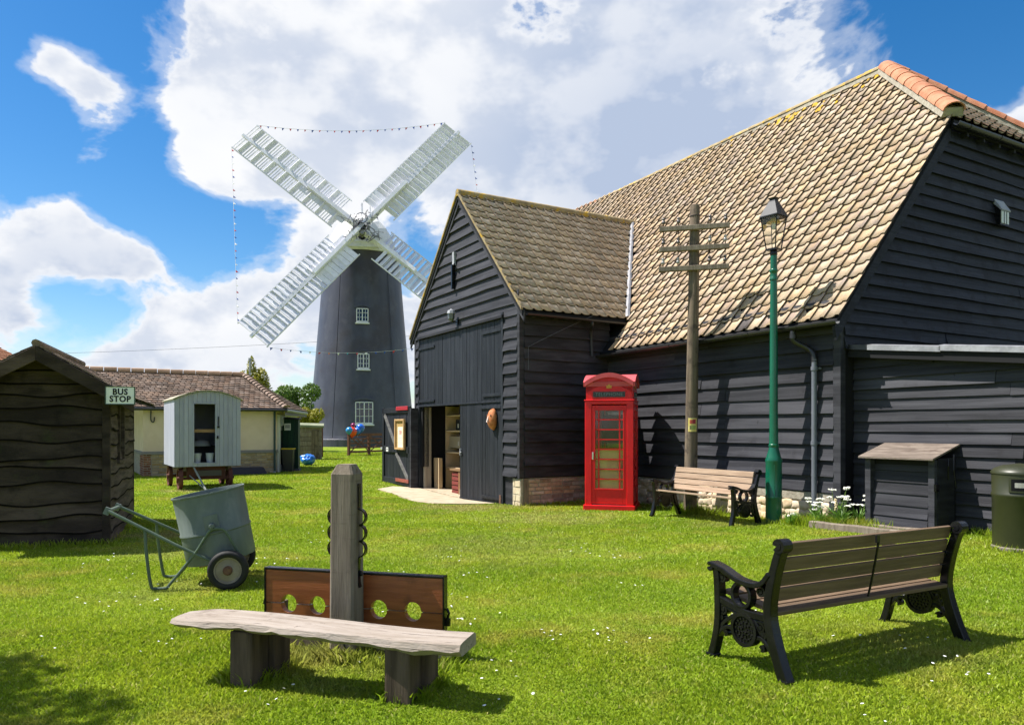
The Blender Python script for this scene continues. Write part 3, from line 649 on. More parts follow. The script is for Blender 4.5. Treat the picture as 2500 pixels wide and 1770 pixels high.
# --- barn doors
def plank_leaf(parent, x0, x1, z0, z1, y, n, name='door_leaf', mt=None):
    mt = mt or M['doorpaint']
    leaf = MB().bx(x0 + .01, x1 - .01, y - .035, y - .012, z0 + .01, z1 - .01).build(name, M['tar_core'], barn)
    ws = [random.uniform(.8, 1.2) for _ in range(n)]; s_ = sum(ws); x = x0
    for wv in ws:
        l = (x1 - x0) * wv / s_
        MB().bx(x + .004, x + l - .004, y - .013, y + .012 + random.uniform(-.003, .003), z0, z1).build('plank', mt, leaf, bevel=.004)
        x += l
    return leaf
ZR = 2.10; ZD = -.12; yd = PY + .015
for nm, (x0, x1, y0, y1, z0, z1) in {'door_frame': (DX0 - .10, DX0 - .01, PY - .1, PY + .06, ZD - .05, 3.95)}.items():
    MB().bx(x0, x1, y0, y1, z0, z1).build(nm, M['doorpaint'], barn, bevel=.005)
MB().bx(DX1 + .01, DX1 + .06, PY - .1, PY + .045, ZD - .05, 3.9).build('door_frame', M['doorpaint'], barn, bevel=.005)
MB().hexa([(DX0 - .12, PY + .0, 3.83), (DX1 + .04, PY + .0, 3.83), (DX1 + .04, PY + .10, 3.83), (DX0 - .12, PY + .10, 3.83), (DX0 - .12, PY + .0, 3.92), (DX1 + .04, PY + .0, 3.92), (DX1 + .04, PY + .10, 3.885), (DX0 - .12, PY + .10, 3.885)]).build('door_head', M['tar'], barn)
ul = plank_leaf(barn, DXM + .01, DX1, ZR + .02, 3.82, yd, 10)
ur = plank_leaf(barn, DX0, DXM - .01, ZR + .02, 3.82, yd + .012, 11)
lr = plank_leaf(barn, DX0, DXM - .01, ZD, ZR - .03, yd + .012, 11)
MB().bx(DX0 - .02, DX1 + .02, PY - .02, PY + .06, ZR - .025, ZR + .018).build('door_rail', M['doorpaint'], barn, bevel=.006)
def strap(parent, xa, xb, zz, y=yd + .03):
    MB().bx(min(xa, xb), max(xa, xb), y - .005, y + .012, zz - .032, zz + .032).build('strap_hinge', M['doorpaint'], parent, bevel=.004)
strap(ur, DX0 - .02, DX0 + .85, 3.60, yd + .04); strap(ur, DX0 - .02, DX0 + .82, ZR + .14, yd + .04)
strap(ul, DX1 + .02, DX1 - .95, 3.58); strap(ul, DX1 + .02, DX1 - .95, ZR + .12)
strap(lr, DX0 - .02, DX0 + .9, ZR - .12, yd + .04); strap(lr, DX0 - .02, DX0 + .84, ZD + .16, yd + .04)
MB().bx(DX0, DXM - .01, yd + .012, yd + .034, ZD - .02, ZD + .06).build('kick_board', M['doorpaint'], lr)
MB().box((DXM - .09, yd + .045, .98), (.02, .04, .16)).box((DXM - .12, yd + .06, .98), (.09, .02, .02)).build('latch', M['lead'], lr)
MB().bx(DX0 - .04, DX0 + .03, yd + .03, yd + .06, ZD - .05, ZD + .25).build('hinge', M['rust'], lr)
# opened leaf, folded right back past the porch corner, showing its braced inside face
hx0, hx1, hy = DX1 + .16, DX1 + 2.25, PY + .20
ol = plank_leaf(barn, hx0 + .05, hx1 - .05, ZD + .05, ZR - .02, hy, 8, mt=M['doorpaint'])
for (x0, x1, z0, z1) in ((hx0, hx1, ZR - .16, ZR - .02), (hx0 + .02, hx1 - .05, .86, 1.03), (hx0, hx1, ZD + .12, ZD + .28), (hx0 - .0, hx0 + .13, ZD, ZR), (hx1 - .13, hx1, ZD, ZR)):
    MB().bx(x0, x1, hy + .013, hy + .05, z0, z1).build('ledge', M['doorpaint'], ol, bevel=.005)
brace = M['grey_wood']
bm_ = mat('grey_brace', (.10, .095, .095), (.15, .145, .145), 3, (1, 1, 6), rough=.7, bump=.4)
def bar2(parent, a, b, wd, y0, y1, mt, name):
    MB().strip([a, b], wd, y0, y1, lambda u, v, tt: (u, tt, v)).build(name, mt, parent, bevel=.004)
bar2(ol, (hx1 - .16, 1.90), (hx1 - 1.02, 1.04), .12, hy + .014, hy + .046, bm_, 'brace'); bar2(ol, (hx1 - 1.05, .85), (hx0 + .16, ZD + .28), .12, hy + .014, hy + .046, bm_, 'brace')
MB().bx(hx0 + .10, hx0 + .95, hy + .05, hy + .075, ZR - .10, ZR + .01).build('red_strip', mat('red_strip_paint', (.34, .02, .03), rough=.45), ol, bevel=.01)
MB().bx(hx0 + .06, hx0 + 1.0, hy + .05, hy + .07, ZD + .20, ZD + .29).build('red_strip', mat('faded_red_strip', (.30, .075, .05), (.22, .06, .045), 8, rough=.7), ol)
MB().bx(hx1 - .50, hx1 - .33, hy + .05, hy + .053, .87, .99).build('label_plate', M['white'], ol); MB().bx(hx1 - .47, hx1 - .36, hy + .0535, hy + .055, .93, .945).build('label_print', M['black'], ol)
MB().box((hx1 + .0, hy + .05, .95), (.12, .05, .07)).build('bolt', M['lead'], ol)
mb = MB().bx(hx0 - .08, hx0 + .06, PY + .05, hy + .05, .05 + ZD, ZR - .05); mb.build('hinge_post', M['tar'], barn)
# notice case hung on the opened leaf
nb = thing('notice_case', 'pine framed notice case with a pale poster on the opened barn door leaf', 'notice case', (*BW(hx0 + .62, hy + .055), 1.36), BTH)
gold = mat('pine_frame', (.40, .24, .10), (.50, .32, .15), 4, (3, 3, 1), rough=.6)
MB().bx(-.30, .30, 0, .02, -.37, .37).build('backing', mat('cork_back', (.36, .22, .07), (.45, .30, .12), 20, rough=.9), nb)
for a in ((-.34, -.28, -.41, .41), (.28, .34, -.41, .41), (-.28, .28, .36, .41), (-.28, .28, -.41, -.36)): MB().bx(a[0], a[1], 0, .06, a[2], a[3]).build('frame', gold, nb, bevel=.004)
po = MB().bx(-.24, .16, .022, .026, -.35, .20).build('poster', mat('poster_paper', (.72, .68, .52), (.78, .76, .62), 3, rough=.7), nb)
MB().bx(-.12, .06, .027, .029, .0, .11).build('poster_print', mat('poster_red', (.45, .12, .14), (.65, .5, .42), 14, rough=.7), po)
for i in range(4): MB().bx(-.15, .10, .027, .028, -.10 - i * .05, -.085 - i * .05).build('poster_print', mat('poster_grey', (.45, .43, .45), rough=.8), po)
# lantern over the doors, hoist bracket in the gable, orange face plaque
wl = thing('wall_lantern', 'small black lantern on a bracket above the barn doors', 'wall lantern', (*BW(DXM + .12, PY + .06), 4.0), BTH)
MB().tube([(0, -.03, 0), (0, .10, .02), (0, .14, .06)], .012, 6).box((0, -.01, 0), (.10, .03, .12)).build('bracket', M['iron'], wl)
MB().lathe([(.05, .05), (.075, .10), (.085, .22), (.09, .24)], 6, (0, .14, -.02)).build('lantern_body', mat('lantern_glass', (.10, .11, .12), rough=.15, spec=.6), wl)
MB().lathe([(.11, .22), (.085, .29), (.03, .31), (.0, .34)], 8, (0, .14, -.02)).build('cap', M['lead'], wl)
hb = thing('hoist_bracket', 'grey iron hoist bracket high on the porch gable', 'bracket', (*BW(PXM + .25, PY + .05), 5.05), BTH)
MB().bx(-.05, .05, 0, .05, .30, .62).build('plate', M['lead'], hb); MB().bx(-.025, .025, 0, .09, -.25, .32).build('bar', M['iron'], hb); MB().tube([(0, .03, .30), (-.18, .10, .30)], .02, 6).build('arm', M['iron'], hb)
fp = thing('face_plaque', 'oval orange terracotta face plaque on the closed barn door leaf', 'plaque', (*BW(DX0 + .30, yd + .05), 1.72), BTH)
terra = mat('terracotta', (.42, .13, .04), (.52, .20, .08), 10, rough=.75, bump=.4)
Mx = Matrix.Rotation(R(-90), 4, 'X').to_3x3()
mb = MB(); mb.lathe([(0, .13), (.08, .115), (.14, .07), (.168, .0)], 20, M=Mx); mb.v = [(x * .92, y, z * 1.4) for x, y, z in mb.v]; mb.build('mask', terra, fp, smooth=True)
MB().hexa([(-.02, .11, -.05), (.02, .11, -.05), (.012, .11, .08), (-.012, .11, .08), (-.02, .165, -.06), (.02, .165, -.06), (.01, .125, .07), (-.01, .125, .07)]).build('nose', mat('plaque_white', (.75, .72, .70), (.5, .3, .22), 20, rough=.7), fp)
MB().lathe([(0, .012), (.02, .006), (.022, 0)], 10, (-.07, .105, .08), Mx).lathe([(0, .012), (.02, .006), (.022, 0)], 10, (.07, .105, .08), Mx).build('eyes', M['rust'], fp)
# stone doorstep to the opening: threshold frame, interior
MB().bx(DX1 - .10, DX1 - .02, PY - .25, PY - .06, ZD, ZR - .03).build('door_jamb', mat('bare_jamb', (.26, .22, .17), (.36, .31, .24), 3, (4, 4, .5), rough=.85), barn)
inner = MB().bx(PX0 + .17, PX1 - .17, -3.6, PY - .19, ZD - .16, ZD - .04).build('barn_floor', mat('barn_floor_slab', (.26, .23, .19), (.20, .17, .14), 3, rough=.9), barn)
shelfm = mat('shelf_pine', (.50, .36, .20), (.58, .44, .27), 3, rough=.7)
rk = thing('display_rack', 'pine shelf rack with framed pictures standing inside the barn doorway', 'shelf rack', (*BW(DX1 - 1.0, PY - .80), ZD - .03), BTH)
for zz in (.62, 1.02, 1.58, 1.98): MB().bx(-1.0, 1.0, -.3, .1, zz, zz + .035).build('shelf', shelfm, rk)
for xx in (-.98, .0, .95): MB().bx(xx, xx + .05, -.3, .1, 0, 2.25).build('upright', shelfm, rk)
MB().bx(-1.0, 1.0, -.34, -.30, 0, 2.3).build('back_panel', mat('dim_panel', (.30, .22, .13), (.36, .28, .18), 2, rough=.8), rk)
for (x0, x1, z0, z1, c) in ((-.9, -.12, 1.62, 1.92, (.025, .022, .02)), (.12, .5, 1.62, 1.9, (.02, .02, .022)), (.10, .9, 1.16, 1.46, (.30, .25, .17)), (-.85, -.1, 1.1, 1.5, (.015, .015, .02))):
    f = MB().bx(x0, x1, .0, .03, z0, z1).build('picture', mat('picture', c, rough=.4), rk); MB().bx(x0 + .04, x0 + .12, .032, .036, z0 + .08, z0 + .16).bx(x0 + .2, x0 + .27, .032, .036, z0 + .06, z0 + .17).build('picture_print', mat('picture_print', (.45, .42, .38), rough=.6), f)
ch = thing('tool_chest', 'brown wooden tool chest low inside the barn doorway', 'chest', (*BW(DXM + .45, PY - .48), ZD - .03), BTH)
MB().bx(-.45, .30, -.2, .2, 0, .62).build('chest_body', mat('chest_brown', (.15, .07, .03), (.22, .11, .05), 3, rough=.6), ch, bevel=.01)
for i in range(5): MB().bx(.32, .70, -.2, .18, .06 + i * .11, .145 + i * .11).build('drawer', mat('drawer_red', (.18, .035, .03), rough=.6), ch, bevel=.006)
MB().bx(-.48, .74, -.22, .22, .63, .67).build('chest_top', mat('chest_top', (.20, .12, .06), rough=.6), ch)
for i, (dx, tilt) in enumerate(((-.30, .05), (-.38, .03), (-.47, .06), (-.55, .02))):
    pk = MB().box((0, 0, .45), (.045, .10, .9)).build('timber_offcut', mat('offcut', (.40, .28, .15), (.48, .36, .22), 3, (3, 3, .5), rough=.8)); pk.location = (*BW(DX1 + dx + .16, PY - .38), ZD - .03); pk.rotation_euler = (0, tilt, BTH)
    tag(pk, 'bare timber offcut leaning inside the barn doorway, ' + ('nearest the chest', 'second from the chest', 'third from the chest', 'nearest the jamb')[3 - i], 'timber', 'offcuts leaning in the doorway')
jg = thing('metal_jug', 'shiny metal jug in front of the chest inside the doorway', 'jug', (*BW(DXM + .38, PY - .22), ZD - .03), 0)
MB().lathe([(.05, 0), (.07, .03), (.065, .22), (.04, .32), (.05, .36)], 14).build('jug_body', mat('tin', (.6, .6, .62), rough=.3, metal=.8), jg, smooth=True); MB().tube([(.06, 0, .25), (.12, 0, .2), (.07, 0, .1)], .01, 6).build('handle', M['iron'], jg)
# --- sandy apron in front of the doorway
path = struct(MB().add([(*p, gz(*p) - .05) for p in ((-3.05, 18.1), (-1.95, 17.9), (-.45, 15.3), (-.75, 15.0))], [(0, 1, 2, 3)]).build('path', M['concrete'], fix=False))
corners = [BW(DX1 + .55, PY + .95), BW(DX1 + .0, PY - .15), BW(DXM - 1.0, PY - .02), BW(DX0 + .25, PY + .55), BW(DX0 + 1.3, PY + 1.35), BW(DXM + .6, PY + 1.5)]
def slab(pts):
    vs = [(x, y, gz(x, y) + .028) for x, y in pts] + [(x, y, gz(x, y) - .08) for x, y in pts]; n = len(pts)
    MB().add(vs, [tuple(range(n)), tuple(range(2 * n - 1, n - 1, -1))] + [(i, (i + 1) % n, n + (i + 1) % n, n + i) for i in range(n)]).build('paving_slab', M['concrete'], path, bevel=.008)
def loc(x, y): return BW(x, y)
slab([loc(DX1 + .62, PY + .55), loc(DX1 + .1, PY + .02), loc(DX1 - .9, PY + .02), loc(DX1 - .8, PY + 1.1), loc(DX1 + .1, PY + 1.15)])
slab([loc(DX1 - .92, PY + .02), loc(DXM - .25, PY + .07), loc(DXM - .35, PY + 1.35), loc(DX1 - .82, PY + 1.1)])
slab([loc(DXM - .27, PY + .09), loc(DXM - 1.35, PY + .11), loc(DXM - 1.25, PY + 1.25), loc(DXM - .37, PY + 1.35)])
slab([loc(DXM - 1.37, PY + .11), loc(DX0 + .15, PY + .13), loc(DX0 + .35, PY + .5), loc(DXM - 1.27, PY + 1.2)])
slab([loc(DX1 - .02, PY - .02), loc(DXM - .02, PY - .02), loc(DXM - .02, PY - .6), loc(DX1 - .02, PY - .6)])

# ------------------------------------------------------------------ telephone kiosk
red = mat('kiosk_red', (.70, .007, .012), (.58, .005, .010), 2, rough=.36, spec=.4, bump=.12, bsc=12, spots=[((.62, .10, .085), 26, .64, .72, .35), ((.20, .006, .008), 4, .56, .74, .45), ((.10, .02, .015), 40, .68, .74, .5)])
redf = mat('kiosk_dome_paler_red', (.56, .085, .095), (.50, .055, .065), 3, rough=.5, spec=.4)  # paler red for the dome bands
PHX, PHY = 1.93, 14.22
ph = thing('telephone_kiosk', 'red telephone kiosk with domed top beside the barn', 'telephone kiosk', (PHX, PHY, gz(PHX, PHY)), R(-15))
kw = .455
MB().bx(-kw - .03, kw + .03, -kw - .03, kw + .03, -.1, .10).build('base', red, ph, bevel=.012)
for sx in (-1, 1):
    for sy in (-1, 1):
        px_ = sx * (kw - .065); py_ = sy * (kw - .065)
        MB().bx(px_ - .065, px_ + .065, py_ - .065, py_ + .065, .10, 2.0).build('corner_pillar', red, ph, bevel=.012)
MB().bx(-kw, kw, -kw, kw, 1.985, 2.05).bx(-kw - .015, kw + .015, -kw - .015, kw + .015, 2.05, 2.075).build('cornice', red, ph, bevel=.01)
hd = MB().bx(-kw + .02, kw - .02, -kw + .02, kw - .02, 2.075, 2.36).build('head', red, ph)
def segroof(r, wd, z0, rise, d0, d1, name, mt, parent, axis, th):
    n = 14; up = [(lerp(-wd, wd, i / n), z0 + rise * math.cos(math.pi / 2 * (2 * i / n - 1)) ** .9) for i in range(n + 1)]
    lo = [(a * .985, b - th) for a, b in reversed(up)]
    return MB().extrude(up + lo, d0, d1, (lambda a, b, tt: (a, tt, b)) if axis == 'x' else (lambda a, b, tt: (tt, a, b))).build(name, mt, parent, smooth=2)
segroof(0, kw - .02, 2.36, .155, -kw + .02, kw - .02, 'pediment', red, ph, 'x', .16)
segroof(0, kw + .0, 2.41, .165, -kw - .035, kw + .035, 'dome_band', redf, ph, 'x', .085)
segroof(0, kw + .0, 2.405, .16, -kw - .03, kw + .03, 'dome_band', redf, ph, 'y', .085)
def kiosk_face(rot, door):
    f = MB().bx(-.325, .325, -kw + .035, -kw + .05, .12, .145).build('door' if door else 'side_panel', red, ph); f.rotation_euler = (0, 0, rot)
    y0, y1 = -kw + .018, -kw + .055
    MB().bx(-.325, -.26, y0, y1, .12, 1.965).bx(.26, .325, y0, y1, .12, 1.965).bx(-.26, .26, y0, y1, 1.885, 1.965).bx(-.26, .26, y0, y1, .12, .40).build('stile_frame', red, f, bevel=.006)
    MB().bx(-.285, .285, y0 - .014, y0, 1.875, 1.905).bx(-.285, .285, y0 - .014, y0, .385, .41).bx(-.285, -.262, y0 - .014, y0, .41, 1.875).bx(.262, .285, y0 - .014, y0, .41, 1.875).build('moulding', red, f, bevel=.004)
    for xx in (-.195, .195): MB().bx(xx - .012, xx + .012, y0 + .002, y1, .40, 1.885).build('glazing_bar', red, f)
    zs = [lerp(.40, 1.885, i / 8) for i in range(9)]
    for zz in zs[1:-1]: MB().bx(-.26, .26, y0 - .002, y1 - .002, zz - .011, zz + .011).build('glazing_bar', red, f)
    for i in range(8):
        for (xa, xb) in ((-.26, -.207), (-.183, .183), (.207, .26)): MB().bx(xa + .001, xb - .001, y1 - .022, y1 - .018, zs[i] + .0115, zs[i + 1] - .0115).build('pane', PANE, f)
    return f
m = bpy.data.materials.new('kiosk_pane'); m.use_nodes = True; t = NT(m.node_tree)
tr = t.n('ShaderNodeBsdfTransparent', {}, Color=(.95, .96, .94, 1)); gl = t.n('ShaderNodeBsdfGlossy', {}, Roughness=.03, Color=(1, 1, 1, 1)); fr = t.n('ShaderNodeFresnel', {}, IOR=1.45)
mx = t.n('ShaderNodeMixShader', {}, i0=fr.outputs[0], i1=tr.outputs[0], i2=gl.outputs[0]); t.n('ShaderNodeOutputMaterial', {}, Surface=mx.outputs[0]); PANE = m
for rz, door in ((0, True), (R(90), False), (R(180), False), (R(-90), False)):
    f = kiosk_face(rz, door)
    if door:
        MB().box((-.30, -kw - .01, 1.02), (.03, .05, .14)).build('handle', mat('chrome', (.7, .7, .7), rough=.25, metal=.8), f, bevel=.01)
# sign boxes
for rz in (0, R(90), R(180), R(-90)):
    s_ = MB().bx(-.325, .325, -kw + .008, -kw + .03, 2.10, 2.24).build('sign_frame', red, ph, bevel=.006); s_.rotation_euler = (0, 0, rz)
    g = MB().bx(-.30, .30, -kw + .003, -kw + .009, 2.118, 2.222).build('opal_panel', mat('opal_dark', (.018, .02, .022), rough=.25, spec=.5), s_)
    tm = text_mesh('TELEPHONE', .088, .001, spacing=1.1); tm.transform(Matrix.Translation((0, -kw + .002, 2.17)) @ Matrix.Rotation(R(90), 4, 'X')); put('lettering', tm, mat('faded_letters', (.16, .18, .19), rough=.5), s_)
    cr = MB(); cm = lambda a, b, tt: (a, tt, b)
    cr.extrude([(-.05, 0), (.05, 0), (.045, .018), (-.045, .018)], -kw + .0, -kw + .03, cm).extrude([(-.045, .02), (.045, .02), (.06, .06), (.03, .045), (0, .085), (-.03, .045), (-.06, .06)], -kw + .002, -kw + .03, cm)
    cr.v = [(x, y, z + 2.285) for x, y, z in cr.v]; c_ = cr.build('crown', mat('gilt_crown', (.55, .26, .05), rough=.4, metal=.4), ph); c_.rotation_euler = (0, 0, rz)
bb = MB().bx(-.32, .32, -.36, -.345, .12, 1.13).build('back_board', mat('olive_board', (.80, .55, .28), (.84, .60, .32), 2, rough=.7), ph)
MB().bx(-.22, .22, .15, .30, 1.25, 1.8).build('telephone', M['black'], ph, bevel=.02)
MB().bx(-.40, .40, -.40, .40, .08, .115).build('kiosk_floor', mat('kiosk_floor', (.25, .24, .2), rough=.9), ph)

# ------------------------------------------------------------------ telegraph pole
TX, TY = 3.16, 13.08
tp = thing('telegraph_pole', 'brown wooden telegraph pole with three crossarms behind the park bench', 'telegraph pole', (TX, TY, gz(TX, TY)), BTH + R(180))
tp.rotation_euler = (R(0.3), R(.9), R(-18))
PH = 5.46
MB().tube([(0, 0, -.15), (0, 0, .4), (0, 0, 1.6), (0, 0, 3.2), (0, 0, PH - .03), (0, 0, PH)], [.118, .114, .108, .098, .085, .072], 18).build('pole', M['pole_wood'], tp, smooth=2)
pins = mat('insulator_brown', (.06, .05, .05), (.12, .10, .10), 6, rough=.25, spec=.6); glassy = mat('insulator_pale', (.30, .29, .29), rough=.2, spec=.6)
for i, (zz, tl_) in enumerate(((PH - .42, .03), (PH - .78, .02), (PH - 1.13, .03))):
    am = MB().box((0, -.10, zz), (1.20, .085, .085), Matrix.Rotation(tl_ * 0 + .0, 3, 'Y')).build('crossarm', M['grey_wood'], tp, bevel=.008)
    am.rotation_euler = (0, 0, 0)
    for sx in (-.53, -.27, .27, .53):
        if i == 2 and abs(sx) > .5 and sx < 0: pass
        MB().tube([(sx, -.10, zz - .10), (sx, -.10, zz + .13)], .010, 6).build('pin', M['rust'], am)
        MB().lathe([(.020, 0), (.036, .012), (.030, .05), (.016, .062), (.028, .075), (.026, .10), (.008, .112), (0, .112)], 10, (sx, -.10, zz + .09)).build('insulator', pins if (i + int(sx * 10)) % 3 else glassy, am, smooth=True)
        if i > 0: MB().tube([(sx, -.10, zz + .20), (sx + random.uniform(-.02, .02), -.12, zz + .28), (sx, -.10, zz + .34)], .004, 4).build('binding_wire', M['iron'], am)
MB().tube(smoothpath([(.08, -.06, PH - .2), (.3, -.10, PH - .26), (.36, -.10, PH - .33)], 4), .005, 4).build('stay_wire', M['iron'], tp)
MB().tube([(math.cos(a) * .092, math.sin(a) * .092, PH - .2) for a in np.linspace(0, 6.283, 14)[:-1]], .006, 4, closed=True).build('wire_band', M['iron'], tp)
nt = MB(); vs = []; fs = []
for i in range(7):
    an = R(-90) + R(15) + (i - 3) * .24; vs += [(math.cos(an) * .112, math.sin(an) * .112, 1.46), (math.cos(an) * .112, math.sin(an) * .112, 1.70)]
nt.add(vs, [(2 * i, 2 * i + 2, 2 * i + 3, 2 * i + 1) for i in range(6)]); ntc = nt.build('notice', mat('yellow_notice', (.62, .50, .13), (.66, .56, .22), 14, rough=.6), tp, fix=False)
for (i0, i1, z0, z1, c) in ((1, 3, 1.60, 1.67, (.45, .08, .05)), (3, 5, 1.60, 1.68, (.35, .03, .05)), (2, 5, 1.50, 1.57, (.30, .36, .10)), (1, 2, 1.50, 1.57, (.15, .14, .06))):
    vs = []
    for i in range(i0, i1 + 1): an = R(-90) + R(15) + (i - 3) * .24; vs += [(math.cos(an) * .1135, math.sin(an) * .1135, z0), (math.cos(an) * .1135, math.sin(an) * .1135, z1)]
    MB().add(vs, [(2 * i, 2 * i + 2, 2 * i + 3, 2 * i + 1) for i in range(i1 - i0)]).build('notice_print', mat('notice_print', c, rough=.6), ntc, fix=False)

# ------------------------------------------------------------------ lamp post
LXp, LYp = 4.09, 11.52
lp = thing('lamp_post', 'tall green cast lamp post with a glazed tapering lantern', 'lamp post', (LXp, LYp, gz(LXp, LYp)), 0)
green = mat('lamp_green', (.003, .105, .058), (.002, .085, .045), 2, rough=.28, spec=.55, bump=.12, bsc=24)
MB().lathe([(0.1256, -.1), (0.1256, .03), (0.1226, .37), (0.1285, .385), (0.1285, .42), (0.1226, .435), (0.1226, .93), (0.1285, .96), (0.1285, .985), (0.1095, 1.03), (0.0766, 1.15), (0.0715, 1.18)], 28).build('base', green, lp, smooth=2)
MB().lathe([(0.0715, 1.18), (0.0774, 1.19), (0.0774, 1.22), (0.0686, 1.23), (0.0642, 1.6), (0.0569, 3.2), (0.0511, 4.10), (0.0504, 4.18)], 24).build('shaft', green, lp, smooth=2)
MB().lathe([(0.0540, 3.78), (0.0642, 3.79), (0.0642, 3.815), (0.0540, 3.83), (0.0540, 3.90), (0.0628, 3.915), (0.0672, 3.935), (0.0548, 3.96)], 22).build('collar', green, lp, smooth=2)
MB().lathe([(0.0511, 4.17), (0.0569, 4.19), (0.0511, 4.24), (0.0438, 4.27)], 20).build('lantern_neck', M['iron'], lp, smooth=2)
MB().box((-.03, -.123, .66), (.010, .010, .5)).build('access_panel', green, lp)
LT = [(.125, 4.27), (.205, 4.76)]      # lantern glass: half widths (square on plan)
lan = MB().bx(-.085, .085, -.085, .085, 4.245, 4.275).build('lantern_tray', M['iron'], lp); 
lrz = R(38)
lan.rotation_euler = (0, 0, lrz)
def sq(h, z): return [(-h, -h, z), (h, -h, z), (h, h, z), (-h, h, z)]
fr_ = MB()
for i in range(4): fr_.tube([sq(.080, 4.27)[i], sq(.138, 4.76)[i]], .010, 5)
for i in range(4): fr_.tube([sq(.138, 4.76)[i], sq(.138, 4.76)[(i + 1) % 4]], .012, 5)
fr_.build('lantern_frame', M['iron'], lan)
for i in range(4):
    a = [Vector(p) for p in sq(.077, 4.275)]; b = [Vector(p) for p in sq(.134, 4.75)]; j = (i + 1) % 4
    MB().add([a[i], a[j], b[j], b[i]], [(0, 1, 2, 3)]).build('lantern_pane', PANE, lan, fix=False)
MB().lathe([(.11, 4.68), (.05, 4.74), (.02, 4.77)], 14).build('reflector', mat('amber_reflector', (.80, .52, .08), rough=.5), lan)
MB().lathe([(.03, 4.58), (.035, 4.64), (.02, 4.72)], 10).build('lamp_bulb', M['white'], lan, smooth=True)
q2 = math.sqrt(2)
MB().lathe([(.155 * q2, 4.765), (.155 * q2, 4.78), (.058 * q2, 5.0), (.045 * q2, 5.04), (.062 * q2, 5.06), (.07 * q2, 5.065), (.0, 5.08)], 4, a0=R(45)).build('lantern_roof', mat('lantern_roof_metal', (.02, .022, .03), (.03, .032, .04), 3, rough=.5, spec=.25), lan)

